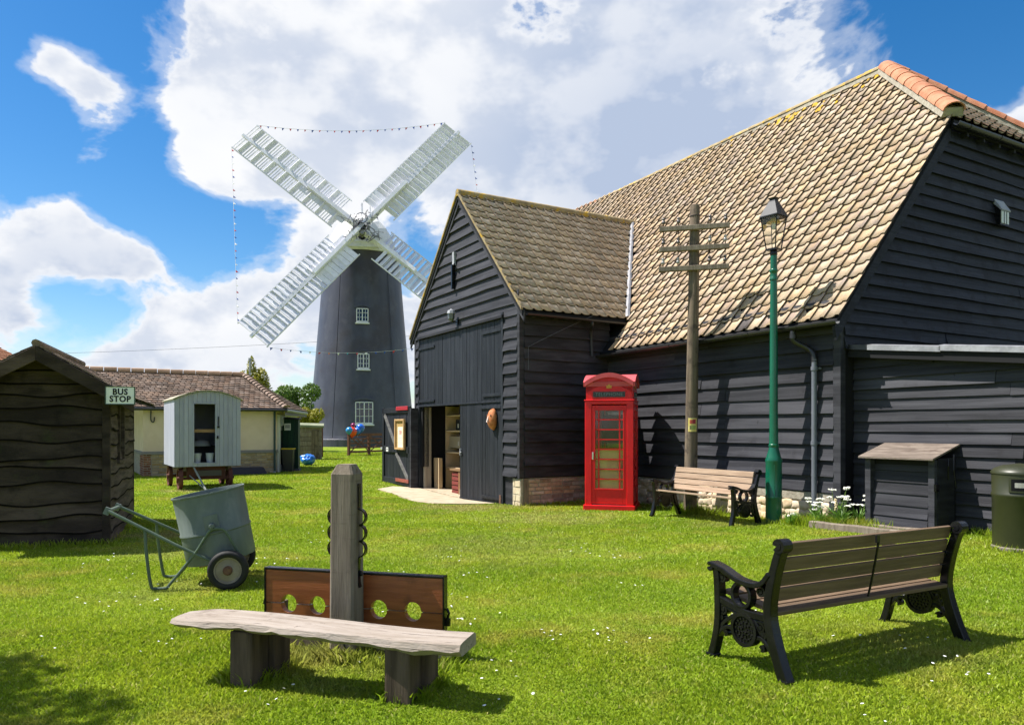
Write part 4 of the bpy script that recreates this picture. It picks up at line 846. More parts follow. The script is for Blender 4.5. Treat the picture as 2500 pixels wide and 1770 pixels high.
# ------------------------------------------------------------------ cast iron benches
def bench(label, loc, rz, wood, ln):
    b = thing('park_bench', label, 'bench', loc, rz, 'cast iron park benches')
    for x in (-ln / 2, ln / 2):
        fn = lambda u, v, tt, x=x: (x + tt, u, v)       # u = towards the front (+y)
        e = MB(); T0, T1 = -.028, .028
        back = smoothpath([(-.185, 0), (-.13, .13), (-.075, .30), (-.06, .42), (-.085, .58), (-.13, .74), (-.165, .82)], 5)
        front = smoothpath([(.44, 0), (.40, .12), (.375, .26), (.375, .42), (.385, .56), (.40, .615)], 5)
        arm = smoothpath([(.43, .622), (.33, .60), (.20, .555), (.06, .545), (-.02, .575), (-.075, .64)], 5)
        eo = MB().strip([p[:2] for p in back], [lerp(.075, .05, i / (len(back) - 1)) for i in range(len(back))], T0 - .006, T1 + .006, fn).build('end_frame', M['iron'], b, bevel=.006)
        MB().strip(arc(-.155, .822, .030, 0, 330, 12), .03, T0 - .012, T1 + .012, fn).strip(arc(-.155, .822, .012, 0, 330, 8), .022, T0 - .016, T1 + .016, fn).build('back_scroll', M['iron'], eo)
        MB().strip([p[:2] for p in front], .052, T0 - .004, T1 + .004, fn).build('front_leg', M['iron'], eo, bevel=.006)
        MB().strip([p[:2] for p in arm], .034, T0 - .012, T1 + .012, fn).strip(arc(.432, .606, .022, 20, 340, 10), .022, T0 - .014, T1 + .014, fn).build('arm_rest', M['iron'], eo, bevel=.006)
        seat = smoothpath([(.385, .405), (.25, .375), (.10, .355), (-.06, .36)], 5)
        MB().strip([p[:2] for p in seat], .042, T0, T1, fn).strip([(p[0], p[1] - .035) for p in seat], .018, T0 + .008, T1 - .008, fn).build('seat_rail', M['iron'], eo, bevel=.004)
        MB().strip(arc(.165, .460, .078, 0, 360, 24)[:-1], .026, T0, T1, fn, closed=True).build('ring', M['iron'], eo, bevel=.005)
        br = MB()
        br.strip([p[:2] for p in smoothpath([(.385, .16), (.33, .24), (.255, .30), (.20, .335)], 4)], .026, T0 + .006, T1 - .006, fn).strip([p[:2] for p in smoothpath([(-.10, .13), (-.03, .21), (.03, .29), (.07, .335)], 4)], .026, T0 + .006, T1 - .006, fn)
        br.strip([p[:2] for p in smoothpath([(.41, .10), (.35, .19), (.28, .23), (.235, .22)], 4)], .026, T0 + .004, T1 - .004, fn).strip([p[:2] for p in smoothpath([(-.125, .09), (-.06, .18), (.0, .22), (.045, .21)], 4)], .026, T0 + .004, T1 - .004, fn)
        br.build('brace', M['iron'], eo, bevel=.004)
        md = MB().strip(arc(.14, .245, .098, 0, 360, 26)[:-1], .024, T0 - .002, T1 + .002, fn, closed=True).extrude(arc(.14, .245, .092, 0, 360, 26)[:-1], T0 + .012, T1 - .012, fn)
        for rr, cnt in ((.022, 6), (.045, 10), (.068, 16)):
            for q in range(cnt):
                cx, cy = .14 + rr * math.cos(q * 6.283 / cnt), .245 + rr * math.sin(q * 6.283 / cnt)
                md.extrude(arc(cx, cy, .009, 0, 360, 5)[:-1], T0 + .003, T1 - .003, fn)
        md.build('medallion', M['iron'], eo, bevel=0)
        for (cx, cy, rr, a0) in ((.335, .545, .026, 0), (.0, .515, .028, 90), (.325, .335, .028, 0), (.0, .29, .024, 60), (-.02, .245, .018, 60), (.305, .185, .016, 0), (-.01, .16, .016, 0), (.345, .28, .014, 30)):
            MB().strip(arc(cx, cy, rr, a0, a0 + 300, 12), .014, T0 + .006, T1 - .006, fn).extrude(arc(cx, cy, rr * .55, 0, 360, 8)[:-1], T0 + .004, T1 - .004, fn).build('scroll', M['iron'], eo)
        MB().bx(x - .035, x + .035, .40, .475, -.01, .018).bx(x - .035, x + .035, -.225, -.15, -.01, .018).build('foot', M['iron'], eo, bevel=.004)
    hl = ln / 2 - .03
    for i in range(4):     # back slats
        f = (i + .5) / 4; z = lerp(.445, .835, f); y = lerp(-.045, -.135, f) + .028; tl_ = math.atan2(.09, .39)
        MB().box((0, y, z), (2 * hl, .026, .088), Matrix.Rotation(tl_, 3, 'X')).build('slat', wood, b, bevel=.005)
    for i in range(4):     # seat slats
        f = i / 3; y = lerp(.33, -.035, f); z = lerp(.425, .382, f ** .8) + .012
        MB().box((0, y, z), (2 * hl, .108, .028), Matrix.Rotation(R(6), 3, 'X')).build('slat', wood, b, bevel=.005)
    MB().tube(smoothpath([(0, -.155, .78), (0, -.12, .60), (0, -.085, .44), (0, -.05, .372), (0, .08, .362), (0, .3, .385)], 5), .008, 6).build('back_strap', M['iron'], b)
    MB().box((0, -.148, .80), (.03, .014, .05)).build('strap_end', M['iron'], b)
    return b
bench('black cast iron bench with dark slats, seen from behind in the foreground', (2.37, 5.05, gz(2.37, 5.05)), R(28), M['slat_dark'], 1.80)
bx_, by_ = BW(1.86, .86)
bench('cast iron bench with pale brown slats facing the lawn between pole and lamp post', (bx_, by_, gz(bx_, by_)), BTH, M['slat'], 1.80)

# ------------------------------------------------------------------ stocks, whipping post and plank bench
SA = R(-14.5)
st = thing('stocks', 'village stocks of red-brown boards with tall grey whipping post and iron wrist hoops', 'stocks', (-1.12, 5.0, 0), SA)
pw_ = .085
mb = MB(); prof = [(-pw_, -pw_), (pw_, -pw_), (pw_, pw_), (-pw_, pw_)]
rings = []
for (z, k) in ((-.1, 1.06), (.3, 1.04), (.8, 1.0), (1.235, .97), (1.30, .60)):
    c_ = .82; h = pw_ * k
    rings.append([(-h, -h * c_, z), (-h * c_, -h, z), (h * c_, -h, z), (h, -h * c_, z), (h, h * c_, z), (h * c_, h, z), (-h * c_, h, z), (-h, h * c_, z)])
vs = [p for r_ in rings for p in r_]; fs = [(8 * i + j, 8 * i + (j + 1) % 8, 8 * i + 8 + (j + 1) % 8, 8 * i + 8 + j) for i in range(4) for j in range(8)] + [tuple(range(32, 40))]
mb.add(vs, fs).build('post', M['grey_wood'], st)
stain = mat('red_brown_stain', (.19, .050, .016), (.27, .080, .027), 2.5, (.8, 6, 9), rough=.28, spec=.5, rnd=.25, bump=.2, bsc=20, bstretch=(.5, 8, 8), spots=[((.06, .014, .008), 3, .55, .7, .6), ((.45, .30, .2), 40, .70, .74, .5)])
zs_ = .305; hr = .061; HX_ = [-.50, -.275, .19, .44]; x0, x1 = -.68, .655
def holed(up):
    pts = [(x0, zs_ + (.004 if up else -.004))]
    s_ = 1 if up else -1
    for hx in HX_:
        for i in range(11):
            an = math.pi - math.pi * i / 10; pts.append((hx + hr * math.cos(an), zs_ + s_ * (.004 + hr * math.sin(an))))
    pts += [(x1, zs_ + s_ * .004), (x1, zs_ + (.232 if up else -.125)), (x0, zs_ + (.232 if up else -.125))]
    return pts
for up in (True, False):
    # triangulated as columns so that the scallops stay clean
    pts = holed(up); low = [p for p in pts[:-2]]; edge = zs_ + (.232 if up else -.125); vs = []; fs = []
    for (a, b) in low: vs += [(a, .095, b), (a, .095, edge), (a, .145, edge), (a, .145, b)]
    for i in range(len(low) - 1):
        for q in range(4): fs.append((4 * i + q, 4 * i + 4 + q, 4 * i + 4 + (q + 1) % 4, 4 * i + (q + 1) % 4))
    n = len(low) - 1; fs += [(0, 1, 2, 3), (4 * n + 3, 4 * n + 2, 4 * n + 1, 4 * n)]
    MB().add(vs, fs).build('upper_board' if up else 'lower_board', stain, st)
MB().bx(x0 - .01, x1 + .012, .088, .15, zs_ + .234, zs_ + .249).build('top_strap', M['iron'], st, bevel=.005)
for xx in (x0 - .012, x1 + .0): MB().bx(xx, xx + .012, .088, .152, zs_ - .12, zs_ + .249).build('end_strap', M['iron'], st)
MB().tube([(x1 + .02, .12, zs_ + .03), (x1 + .035, .12, zs_ + .0), (x1 + .02, .12, zs_ - .05)], .010, 6).box((x1 + .028, .12, zs_ - .06), (.03, .02, .05)).build('hasp', M['iron'], st)
MB().tube([(x0 - .02, .12, zs_ + .02), (x0 - .03, .12, zs_ - .02)], .012, 6).build('hasp', M['iron'], st)
MB().bx(x0 + .02, x0 + .10, .155, .22, -.1, .3).bx(x1 - .10, x1 - .02, .155, .22, -.1, .3).build('board_post', M['pole_wood'], st)
MB().bx(x0 + .05, x1 - .02, .09, .22, -.05, .085).build('sill_beam', M['pole_wood'], st, bevel=.01)
for sx in (-1, 1):      # wrist irons
    pts = []
    top = .98
    if sx > 0: pts += [(.0, 1.17), (.0, 1.05), (.0, 1.0)]
    for k in range(3):
        zc = .945 - k * .108
        pts += [(.0 + .050 * math.cos(R(an)), zc + .054 * math.sin(R(an))) for an in range(80, -81, -20)]
    pts += [(.0, .66), (-.005, .56), (.0, .50), (.008, .47)] if sx > 0 else []
    MB().strip(pts, .009, .0, .034, lambda a, b, tt, sx=sx: (sx * (pw_ + .003 + a), -.01 + tt, b)).build('wrist_iron', M['iron'], st)
    MB().lathe([(.018, 0), (.018, .012), (0, .02)], 8, (sx * (pw_ + .004), .02, .56), Matrix.Rotation(R(90 * sx), 3, 'Y')).build('bolt', M['iron'], st)
MB().tube([(.0, -pw_ - .006, .20), (.02, -pw_ - .006, .12), (.06, -pw_ - .0, .0)], .006, 5).build('pin', M['iron'], st)
stone(None, (-.52, 5.02, .05), .14, .11, .10, M['rubble']); o_ = bpy.data.objects[-1] if False else [o for o in COL.objects][-1]
o_.name = 'boulder'; tag(o_, 'rough stone half hidden behind the plank bench at the foot of the stocks', 'stone')

pale = mat('bleached_plank', (.27, .225, .185), (.35, .30, .26), 2.2, (1.2, 9, 9), rough=.85, spec=.2, bump=.8, bsc=14, bstretch=(.6, 9, 9), spots=[((.15, .115, .09), 3.2, .54, .66, .6), ((.06, .045, .035), 4, .60, .66, .85, (.8, 14, 14)), ((.07, .055, .04), 12, .66, .72, .7)])
sleeper = mat('dark_sleeper', (.060, .042, .030), (.12, .086, .062), 2.4, (5, 5, .6), rough=.9, spec=.2, bump=1.0, bsc=14, bstretch=(7, 7, .3), rnd=.3, spots=[((.18, .14, .11), 9, .64, .72, .5)])
pb = thing('plank_bench', 'rough waney-edged plank bench on dark timber blocks in front of the stocks', 'bench', (-1.10, 4.40, 0), R(-15.5))
vs = []; fs = []; n = 34; L = 1.86
rr = random.Random(5)
for i in range(n + 1):
    u = i / n; x = -.97 + L * u
    yb = .13 - .012 * math.sin(u * 7) + (-.10 * (1 - u / .07) if u < .07 else 0); yf = -.17 - .022 * math.sin(u * 5 + 1) - .010 * math.sin(u * 17) + (.02 * (1 - u / .03) if u < .03 else 0)
    zt = .388 - .016 * u + .012 * math.sin(u * 6); tk = .052 + .028 * u + rr.uniform(-.006, .006); sag = rr.uniform(-.006, .006)
    vs += [(x, yf - .012, zt - tk * .55 + sag), (x, yf + .006, zt - .006), (x, yf + .06, zt), (x, yb - .03, zt), (x, yb, zt - .012), (x, yb + .004, zt - tk), (x, yf + .03 + sag, zt - tk)]
for i in range(n):
    for q in range(7): fs.append((7 * i + q, 7 * i + 7 + q, 7 * i + 7 + (q + 1) % 7, 7 * i + (q + 1) % 7))
fs += [tuple(range(7)), tuple(range(7 * n + 6, 7 * n - 1, -1))]
MB().add(vs, fs).build('plank', pale, pb)
for (xc, dx) in ((-.50, 0), (.50, .01)):
    for (ya, yb, xo) in ((-.14, .03, 0), (.04, .22, .035)):
        MB().box((xc + xo + dx, (ya + yb) / 2, .12), (.155, yb - ya, .42)).build('block', sleeper, pb, bevel=.012)

# ------------------------------------------------------------------ galvanised tub on a wheeled frame
galv = mat('galvanised_tub', (.10, .125, .115), (.14, .165, .155), 3, (2, 2, .7), rough=.55, spec=.4, bump=.15, bsc=8, spots=[((.10, .11, .105), 34, .68, .74, .6), ((.19, .21, .205), 5, .55, .7, .4)])
gfr = mat('green_frame_paint', (.065, .095, .065), (.09, .125, .09), 5, rough=.45, spec=.4)
ct = thing('tub_cart', 'grey-green galvanised tub tipped back on a two-wheeled barrow frame', 'barrow', (-3.01, 7.42, 0), R(15))
# local x along the cart (handles towards -x), y across
W2 = .33
tubm = Matrix.Translation((.02, 0, .57)) @ Matrix.Rotation(R(-11), 4, 'Y')
mb = MB(); n = 40; prof = [(.325, -.34), (.33, -.33), (.33, -.06), (.339, -.05), (.339, -.035), (.331, -.025), (.337, .325), (.347, .33), (.347, .345), (.333, .345), (.325, .31), (.318, -.32), (0, -.315)]
mb.lathe(prof, n); mb.v = [tuple(tubm @ Vector(p)) for p in mb.v]; tub = mb.build('tub', galv, ct, smooth=2)
for sy in (-1, 1):
    mb = MB().box((0, 0, 0), (.13, .012, .15)).lathe([(.028, -.03), (.028, .03), (.018, .04), (0, .04)], 10, (0, sy * .02, -.03), Matrix.Rotation(R(-90 * sy), 3, 'X'))
    mb.v = [tuple(tubm @ Vector((p[0] + .02, p[1] + sy * .34, p[2] + .06))) for p in mb.v]; mb.build('trunnion', galv, ct)
for sy in (-1, 1):
    y = sy * W2
    fr = MB()
    fr.tube([(-.90, y * .62, .755), (-.30, y * .95, .43), (-.05, y, .30), (.19, y * .98, .19)], .017, 8)      # handle rail
    fr.tube(smoothpath([(-.57, y * .8, .565), (-.555, y * .86, .35), (-.515, y * .9, .06), (-.48, y * .9, .018), (-.39, y * .9, .018), (-.345, y * .92, .055), (-.12, y, .34), (.0, y * 1.1, .535), (.05, y * 1.13, .575), (.12, y * 1.13, .575), (.17, y * 1.1, .53), (.27, y * 1.02, .34), (.31, y, .22)], 4), .015, 8)
    fr.build('frame', gfr, ct, smooth=2)
MB().box((-.90, 0, .755), (.04, .34, .022), Matrix.Rotation(R(25), 3, 'Y')).tube([(-.90, -.19, .755), (-.90, .19, .755)], .020, 8).build('handle', gfr, ct, bevel=.01)
for yy in (-.2, .2): MB().box((-.915, yy * .95, .755), (.05, .02, .07), Matrix.Rotation(R(25), 3, 'Y')).build('grip_plate', galv, ct)
MB().tube([(.19, -.45, .185), (.19, .45, .185)], .016, 8).build('axle', M['rust'], ct)
MB().tube([(-.04, -W2, .30), (-.04, W2, .30)], .012, 6).build('cross_bar', gfr, ct)
MB().box((.07, 0, .215), (.36, .30, .025), Matrix.Rotation(R(-11), 3, 'Y')).build('cradle', mat('cradle_wood', (.38, .22, .10), rough=.7), ct)
rub_ = mat('tyre_rubber', (.010, .010, .011), (.018, .017, .017), 8, rough=.7, spec=.3, bump=.2)
for sy in (-1, 1):
    Mw = Matrix.Rotation(R(90), 3, 'X'); yw = sy * .43
    whl = MB().lathe([(.03, -.035), (.05, -.03), (.112, -.022), (.120, -.045), (.127, -.045), (.127, .045), (.120, .045), (.112, .022), (.05, .03), (.03, .035)], 28, (.19, yw, .187), Mw).build('wheel', mat('rim_paint', (.22, .185, .14), (.30, .26, .21), 7, rough=.7, spec=.3), ct, smooth=2)
    MB().lathe([(.122, -.04), (.135, -.058), (.165, -.06), (.182, -.045), (.187, -.02), (.187, .02), (.182, .045), (.165, .06), (.135, .058), (.122, .04)], 36, (.19, yw, .187), Mw, caps=False).build('tyre', rub_, whl, smooth=True)
    MB().lathe([(.03, -.065), (.03, .065)], 12, (.19, yw, .187), Mw).lathe([(.045, -.05), (.045, .05)], 12, (.19, yw, .187), Mw).build('hub', M['rust'], whl, smooth=2)

# ------------------------------------------------------------------ bus shelter
SHA = R(21.5)
sh = thing('bus_shelter', 'dark wooden bus shelter of waney-edged boards with a tiled gable roof', 'shelter', (-5.37, 9.79, gz(-5.37, 9.79)), SHA)
# local: x along the gable wall (corner at 0, wall runs to -x), y back along the side
wany = mat('waney_elm_board', (.032, .022, .017), (.075, .054, .042), 1.6, (.8, 2, 3), rough=.8, spec=.2, rnd=.8, bump=.7, bsc=12, bstretch=(.5, 2, 6), spots=[((.06, .07, .025), 2.2, .54, .72, .5), ((.010, .008, .007), 4, .5, .7, .6)])
wside = mat('waney_side_board', (.055, .042, .034), (.12, .095, .075), 2.2, (2, .8, 7), rough=.85, spec=.2, rnd=.5, bump=1.0, bsc=12, bstretch=(2, .5, 8))
SW, SL_, SZ = 1.52, 2.9, 2.12; SP = .60
apx = -SW / 2
core = MB().extrude([(-SW, -.1), (0, -.1), (0, SZ - .05), (apx, SZ + SP * SW / 2 - .08), (-SW, SZ - .05)], .03, .07, lambda a, b, tt: (a, tt, b)).build('wall', M['black'], sh)
M['bark_shade'] = mat('bark_and_lap_shade', (.006, .005, .004), (.012, .009, .008), 6, rough=.95, spec=.05)  # dark bark strip that also paints the shadow line under each lap
def waney(parent, mt, m, z, h, a0, a1, amp=.022, top=None):
    n = max(8, int((a1 - a0) / .07)); p1, p2, p3 = [random.uniform(0, 6.3) for _ in range(3)]; vs = []; fs = []
    th = random.uniform(.035, .05)
    for i in range(n + 1):
        a = lerp(a0, a1, i / n); dz_ = amp * (math.sin(a * 3.6 + p1) + .45 * math.sin(a * 8.1 + p2)); zt = z + h + .07
        if top: zt = min(zt, top(a))
        zb = min(z + dz_, zt - .005); o = .006 * math.sin(a * 5 + p3)
        vs += [m(a, .0, zb), m(a, th + o, zb), m(a, th + o - .004, min(zb + .022, zt)), m(a, .012, zt), m(a, 0, zt)]
    for i in range(n):
        for q in range(5): fs.append((5 * i + q, 5 * i + 5 + q, 5 * i + 5 + (q + 1) % 5, 5 * i + (q + 1) % 5))
    fs += [tuple(range(5)), tuple(range(5 * n + 4, 5 * n - 1, -1))]
    mb_ = MB().add(vs, fs); mb_.mi = [1 if q in (0, 1) else 0 for i in range(n) for q in range(5)] + [0, 0]; ob_ = mb_.build('board', mt, parent); ob_.data.materials.append(M['bark_shade'])
tz = lambda a: SZ - .06 + SP * (SW / 2 - abs(a - apx))
z = -.06
for h in (.24, .185, .19, .25, .205, .12, .235, .22, .20, .175, .15, .16, .19, .2):
    half = SW
    if z > SZ - .05:
        k = (z - SZ + .06) / SP
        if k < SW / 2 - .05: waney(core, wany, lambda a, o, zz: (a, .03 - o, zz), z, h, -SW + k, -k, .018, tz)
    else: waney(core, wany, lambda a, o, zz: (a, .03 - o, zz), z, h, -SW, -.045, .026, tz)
    z += h
MB().bx(-.06, .03, -.03, .06, -.1, SZ - .0).build('corner_post', wany, sh, bevel=.008)
MB().bx(-SW - .03, -SW + .06, -.03, .06, -.1, SZ - .0).build('corner_post', wany, sh, bevel=.008)
MB().bx(-.03, .03, SL_ - .08, SL_, -.1, SZ).build('corner_post', wany, sh)
# side wall with window opening y .85..1.45, z 1.05..1.95
ya, yb, za, zb_ = .88, 1.42, 1.08, 1.95
sc_ = MB().bx(-.05, -.005, .06, ya, -.1, SZ).bx(-.05, -.005, yb, SL_ - .08, -.1, SZ).bx(-.05, -.005, ya, yb, -.1, za).bx(-.05, -.005, ya, yb, zb_, SZ).build('wall', M['black'], sh)
z = -.06
for h in (.20, .19, .21, .2, .18, .2, .19, .2, .2, .2, .2):
    sm_ = lambda a, o, zz: (-.005 + o, a, zz)
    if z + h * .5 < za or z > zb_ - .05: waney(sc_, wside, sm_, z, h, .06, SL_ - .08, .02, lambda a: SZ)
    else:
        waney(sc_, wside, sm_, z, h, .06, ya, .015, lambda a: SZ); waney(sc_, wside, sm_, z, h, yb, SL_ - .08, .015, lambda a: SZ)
    z += h
for (y0, y1, z0, z1) in ((ya - .03, ya + .03, za, zb_), (yb - .03, yb + .03, za, zb_), (ya - .06, yb + .06, za - .05, za)): MB().bx(-.03, .05, y0, y1, z0, z1).build('window_frame', wside, sh)
MB().bx(-SW + .03, -SW + .07, .06, SL_, -.1, SZ).bx(-SW, 0, SL_ - .05, SL_ - .01, -.1, SZ).build('rear_wall', M['black'], sh)
OV, FO = .34, .26
stile = mat('brown_shelter_tile', (.16, .115, .085), (.24, .18, .14), 6, rough=.9, spec=.15, rnd=.5, bump=.6, spots=[((.08, .065, .05), 8, .5, .66, .6)])
for s_ in (-1, 1):
    mb = MB(); e = apx + s_ * (SW / 2 + OV); zt = SZ + SP * SW / 2; ze_ = SZ - SP * OV
    p = [(apx, -FO, zt), (e, -FO, ze_), (e, SL_ + .15, ze_), (apx, SL_ + .15, zt)]
    mb.hexa([(a, b, c - .04) for a, b, c in p] + p); rf = mb.build('roof', M['tar_core'], sh)
    ln_ = math.hypot(SW / 2 + OV, SP * (SW / 2 + OV)); ncr = 8; nr = 16
    for i in range(ncr):
        for j in range(nr):
            u0, u1 = 1 - i / ncr, 1 - (i + 1.35) / ncr; u1 = max(u1, 0); y0 = -FO - .02 + j * (SL_ + .40) / nr; y1 = y0 + (SL_ + .40) / nr - .004
            P = lambda u, y, k: (lerp(apx, e, u), y, lerp(zt, ze_, u) + k); k0 = .030 + random.uniform(-.004, .006); k1 = .006
            MB().hexa([P(u0 + .03, y0, k0 - .013), P(u0 + .03, y1, k0 - .013), P(u1, y1, k1 - .004), P(u1, y0, k1 - .004), P(u0 + .03, y0, k0), P(u0 + .03, y1, k0), P(u1, y1, k1 + .008), P(u1, y0, k1 + .008)]).build('roof_tile', stile, rf)
    bg_ = MB().extrude([(apx, zt - .005), (e, ze_ - .005), (e, ze_ - .175), (apx, zt - .19)], -FO - .045, -FO - .005, lambda a, b, tt: (a, tt, b)).build('bargeboard', wany, sh, bevel=.005)
MB().tube([(apx, -FO - .03, SZ + SP * SW / 2 + .03), (apx, SL_ + .16, SZ + SP * SW / 2 + .03)], .05, 8).build('ridge', stile, sh)
# sign
c0, s0 = math.cos(SHA), math.sin(SHA)
def shw(x, y): return (-5.37 + x * c0 - y * s0, 9.79 + x * s0 + y * c0)
sg = thing('bus_stop_sign', 'small pale green BUS STOP sign with black letters at the shelter corner', 'sign', (*shw(.19, -.36), 1.96), SHA); sg.scale = (.84, .84, .84)
MB().box((0, 0, 0), (.395, .016, .265)).build('plate', mat('sign_green_white', (.72, .74, .70), (.76, .78, .74), 3, rough=.4), sg)
fr = MB()
for (a, b) in (((-.2, -.135), (.2, -.135)), ((.2, -.135), (.2, .135)), ((.2, .135), (-.2, .135)), ((-.2, .135), (-.2, -.135))): fr.strip([a, b], .014, -.014, .012, lambda u, v, tt: (u, tt, v))
fr.build('rim', mat('sign_rim', (.03, .06, .045), rough=.5), sg)
for s_, zz in (('BUS', .052), ('STOP', -.058)):
    tm = text_mesh(s_, .120, .002, spacing=1.10, bold=.0035); tm.transform(Matrix.Translation((0, -.011, zz)) @ Matrix.Rotation(R(90), 4, 'X') @ Matrix.Diagonal((.95, 1.08, 1, 1)))
    o = put('lettering', tm, M['black'], sg)
    md = o.modifiers.new('bold', 'SOLIDIFY') if False else None
MB().tube([(.16, .0, .13), (.16, .02, .20)], .006, 5).tube([(-.12, .0, .13), (-.12, .05, .22)], .006, 5).build('hanger', M['iron'], sg)
# ------------------------------------------------------------------ shepherd's hut
HA = R(32); hc, hs = math.cos(HA), math.sin(HA)
HX0, HY0 = -8.23, 18.0
hut = thing('shepherds_hut', 'pale blue-grey wooden shepherds hut with curved roof and open doorway on iron wheels', 'hut', (HX0, HY0, gz(HX0, HY0)), HA)
hp = mat('pale_blue_hut_paint', (.31, .318, .40), (.355, .362, .44), 3, (2, 2, .6), rough=.55, spec=.35, rnd=.12, bump=.12, bsc=10, spots=[((.22, .25, .26), 20, .64, .72, .5)])
hdk = M['black']
hW, hL, hz0, hz1, hr_ = 1.54, 1.95, .585, 2.26, .19
topz = lambda x: hz1 + hr_ * math.sin(math.pi * max(0, min(1, x / hW)))
dx0, dx1, dz0, dz1 = .42, .95, .66, 2.14
ws = 15
frw = MB().bx(0.01, dx0, .02, .05, hz0, hz1).bx(dx1, hW - .01, .02, .05, hz0, hz1).bx(dx0, dx1, .02, .05, hz0, dz0).bx(dx0, dx1, .02, .05, dz1, hz1).build('wall', hp, hut)
for i in range(ws):
    a, b = hW * i / ws + .002, hW * (i + 1) / ws - .002
    segs = [(hz0 - .01, None)]
    mid = (a + b) / 2
    def pl(z0, z1a, z1b): MB().extrude([(a, z0), (b, z0), (b, z1b), (a, z1a)], -.004 + random.uniform(-.001, .001), .02, lambda u, v, tt: (u, tt, v)).build('plank', hp, frw, bevel=.003)
    if dx0 - .02 < mid < dx1 + .02: pl(hz0 - .01, dz0, dz0); pl(dz1, topz(a), topz(b))
    else: pl(hz0 - .01, topz(a), topz(b))
swl = MB().bx(0.0, .03, .02, hL, hz0, hz1).bx(hW - .03, hW, .02, hL, hz0, hz1).bx(.03, hW - .03, hL - .03, hL, hz0, hz1).build('wall', hp, hut)
for i in range(14):
    MB().bx(-.014, .0, .0 + hL * i / 14 + .002, hL * (i + 1) / 14 - .002, hz0 - .01, hz1).build('plank', hp, swl, bevel=.003)
MB().bx(.03, hW - .03, .03, hL - .03, hz0 - .02, hz0 + .05).build('hut_floor', M['pole_wood'], hut)
mb = MB(); n = 12; up = [(lerp(-.05, hW + .05, i / n), hz1 - .01 + (hr_ + .035) * math.sin(math.pi * i / n) ** .9) for i in range(n + 1)]
mb.extrude(up + [(a, b - .02) for a, b in reversed(up)], -.07, hL + .07, lambda a, b, tt: (a, tt, b)).build('roof', mat('hut_roof_edge', (.30, .27, .19), (.36, .32, .24), 3, rough=.7), hut, smooth=2)
for (x0_, x1_, z0_, z1_) in ((dx0 - .02, dx0 + .015, dz0, dz1), (dx1 - .015, dx1 + .02, dz0, dz1), (dx0, dx1, dz1 - .01, dz1 + .02), (dx0 - .02, dx1 + .02, dz0 - .015, dz0 + .01)): MB().bx(x0_, x1_, -.015, .06, z0_, z1_).build('door_frame', hp, hut)
MB().bx(.05, hW - .05, .22, .9, 1.42, 1.50).build('shelf', mat('hut_shelf', (.36, .21, .10), rough=.7), hut)
MB().bx(.06, hW - .06, .9, 1.7, .66, 1.05).build('bunk', mat('hut_bunk', (.05, .05, .06), rough=.9), hut)
mb = MB(); mb.lathe([(0, .18), (.2, .14), (.26, .04), (.26, 0)], 14, (.70, .75, 1.06)); mb.build('pillow', mat('hut_pillow', (.30, .31, .34), rough=.9), hut, smooth=True)
MB().bx(dx1 + .04, dx1 + .06, -.03, .0, 1.60, 1.82).box((dx1 + .05, -.02, 1.56), (.05, .03, .05)).box((dx1 + .03, -.02, 1.30), (.04, .03, .07)).build('door_latch', M['iron'], hut)
brw = mat('oxide_wheel_paint', (.085, .028, .020), (.12, .045, .03), 5, rough=.7, spec=.25)
for (wx, wy) in ((.14, .22), (1.30, .22), (.10, 1.72), (1.40, 1.72)):
    Mw = Matrix.Rotation(R(90), 3, 'Y'); Rr = .27
    whl = MB().lathe([(Rr - .035, -.04), (Rr, -.045), (Rr, .045), (Rr - .035, .04), (Rr - .035, -.04)], 26, (wx, wy, Rr), Mw, caps=False).build('wheel', brw, hut, smooth=2)
    for k in range(8): MB().tube([(wx, wy, Rr), (wx, wy + math.cos(k * .785) * (Rr - .03), Rr + math.sin(k * .785) * (Rr - .03))], .018, 5).build('spoke', brw, whl)
    MB().lathe([(.05, -.07), (.06, 0), (.05, .07)], 10, (wx, wy, Rr), Mw).build('hub', brw, whl)
for wy in (.22, 1.72): MB().bx(.12, 1.42, wy - .035, wy + .035, .24, .31).bx(.3, 1.2, wy - .05, wy + .05, .31, hz0 - .02).build('axle', brw, hut)
MB().bx(.2, .27, .1, 1.85, hz0 - .12, hz0 - .02).bx(1.25, 1.32, .1, 1.85, hz0 - .12, hz0 - .02).build('chassis', M['pole_wood'], hut)
MB().bx(.50, 1.10, .12, .2, .33, .47).build('step_board', mat('step_grey', (.10, .09, .075), rough=.8), hut)
MB().tube([(.42, .1, .60), (.62, -.55, .03)], .022, 7).tube([(.35, .2, .36), (.62, -.55, .03)], .016, 6).build('drawbar', mat('drawbar_grey', (.22, .24, .23), rough=.6), hut)
for (bx0, by0, lab) in ((.53, .16, 'pale grey plastic bucket on the left of the hut doorway'), (.83, .17, 'pale grey plastic bucket on the right of the hut doorway')):
    X, Y = HX0 + bx0 * hc - by0 * hs, HY0 + bx0 * hs + by0 * hc
    bk = thing('bucket', lab, 'bucket', (X, Y, hz0 + .05 + gz(HX0, HY0)), HA, 'buckets in the hut doorway')
    MB().lathe([(.075, 0), (.095, .25), (.10, .25), (.10, .265), (.09, .265), (.072, .01), (0, .01)], 18).build('bucket_body', mat('bucket_grey', (.40, .42, .47), rough=.5), bk, smooth=2)
    MB().tube([(.1 * math.cos(a), -.03 - .02 * math.sin(a), .25 - .09 * math.sin(a)) for a in np.linspace(0, math.pi, 9)], .004, 4).build('handle', M['lead'], bk)

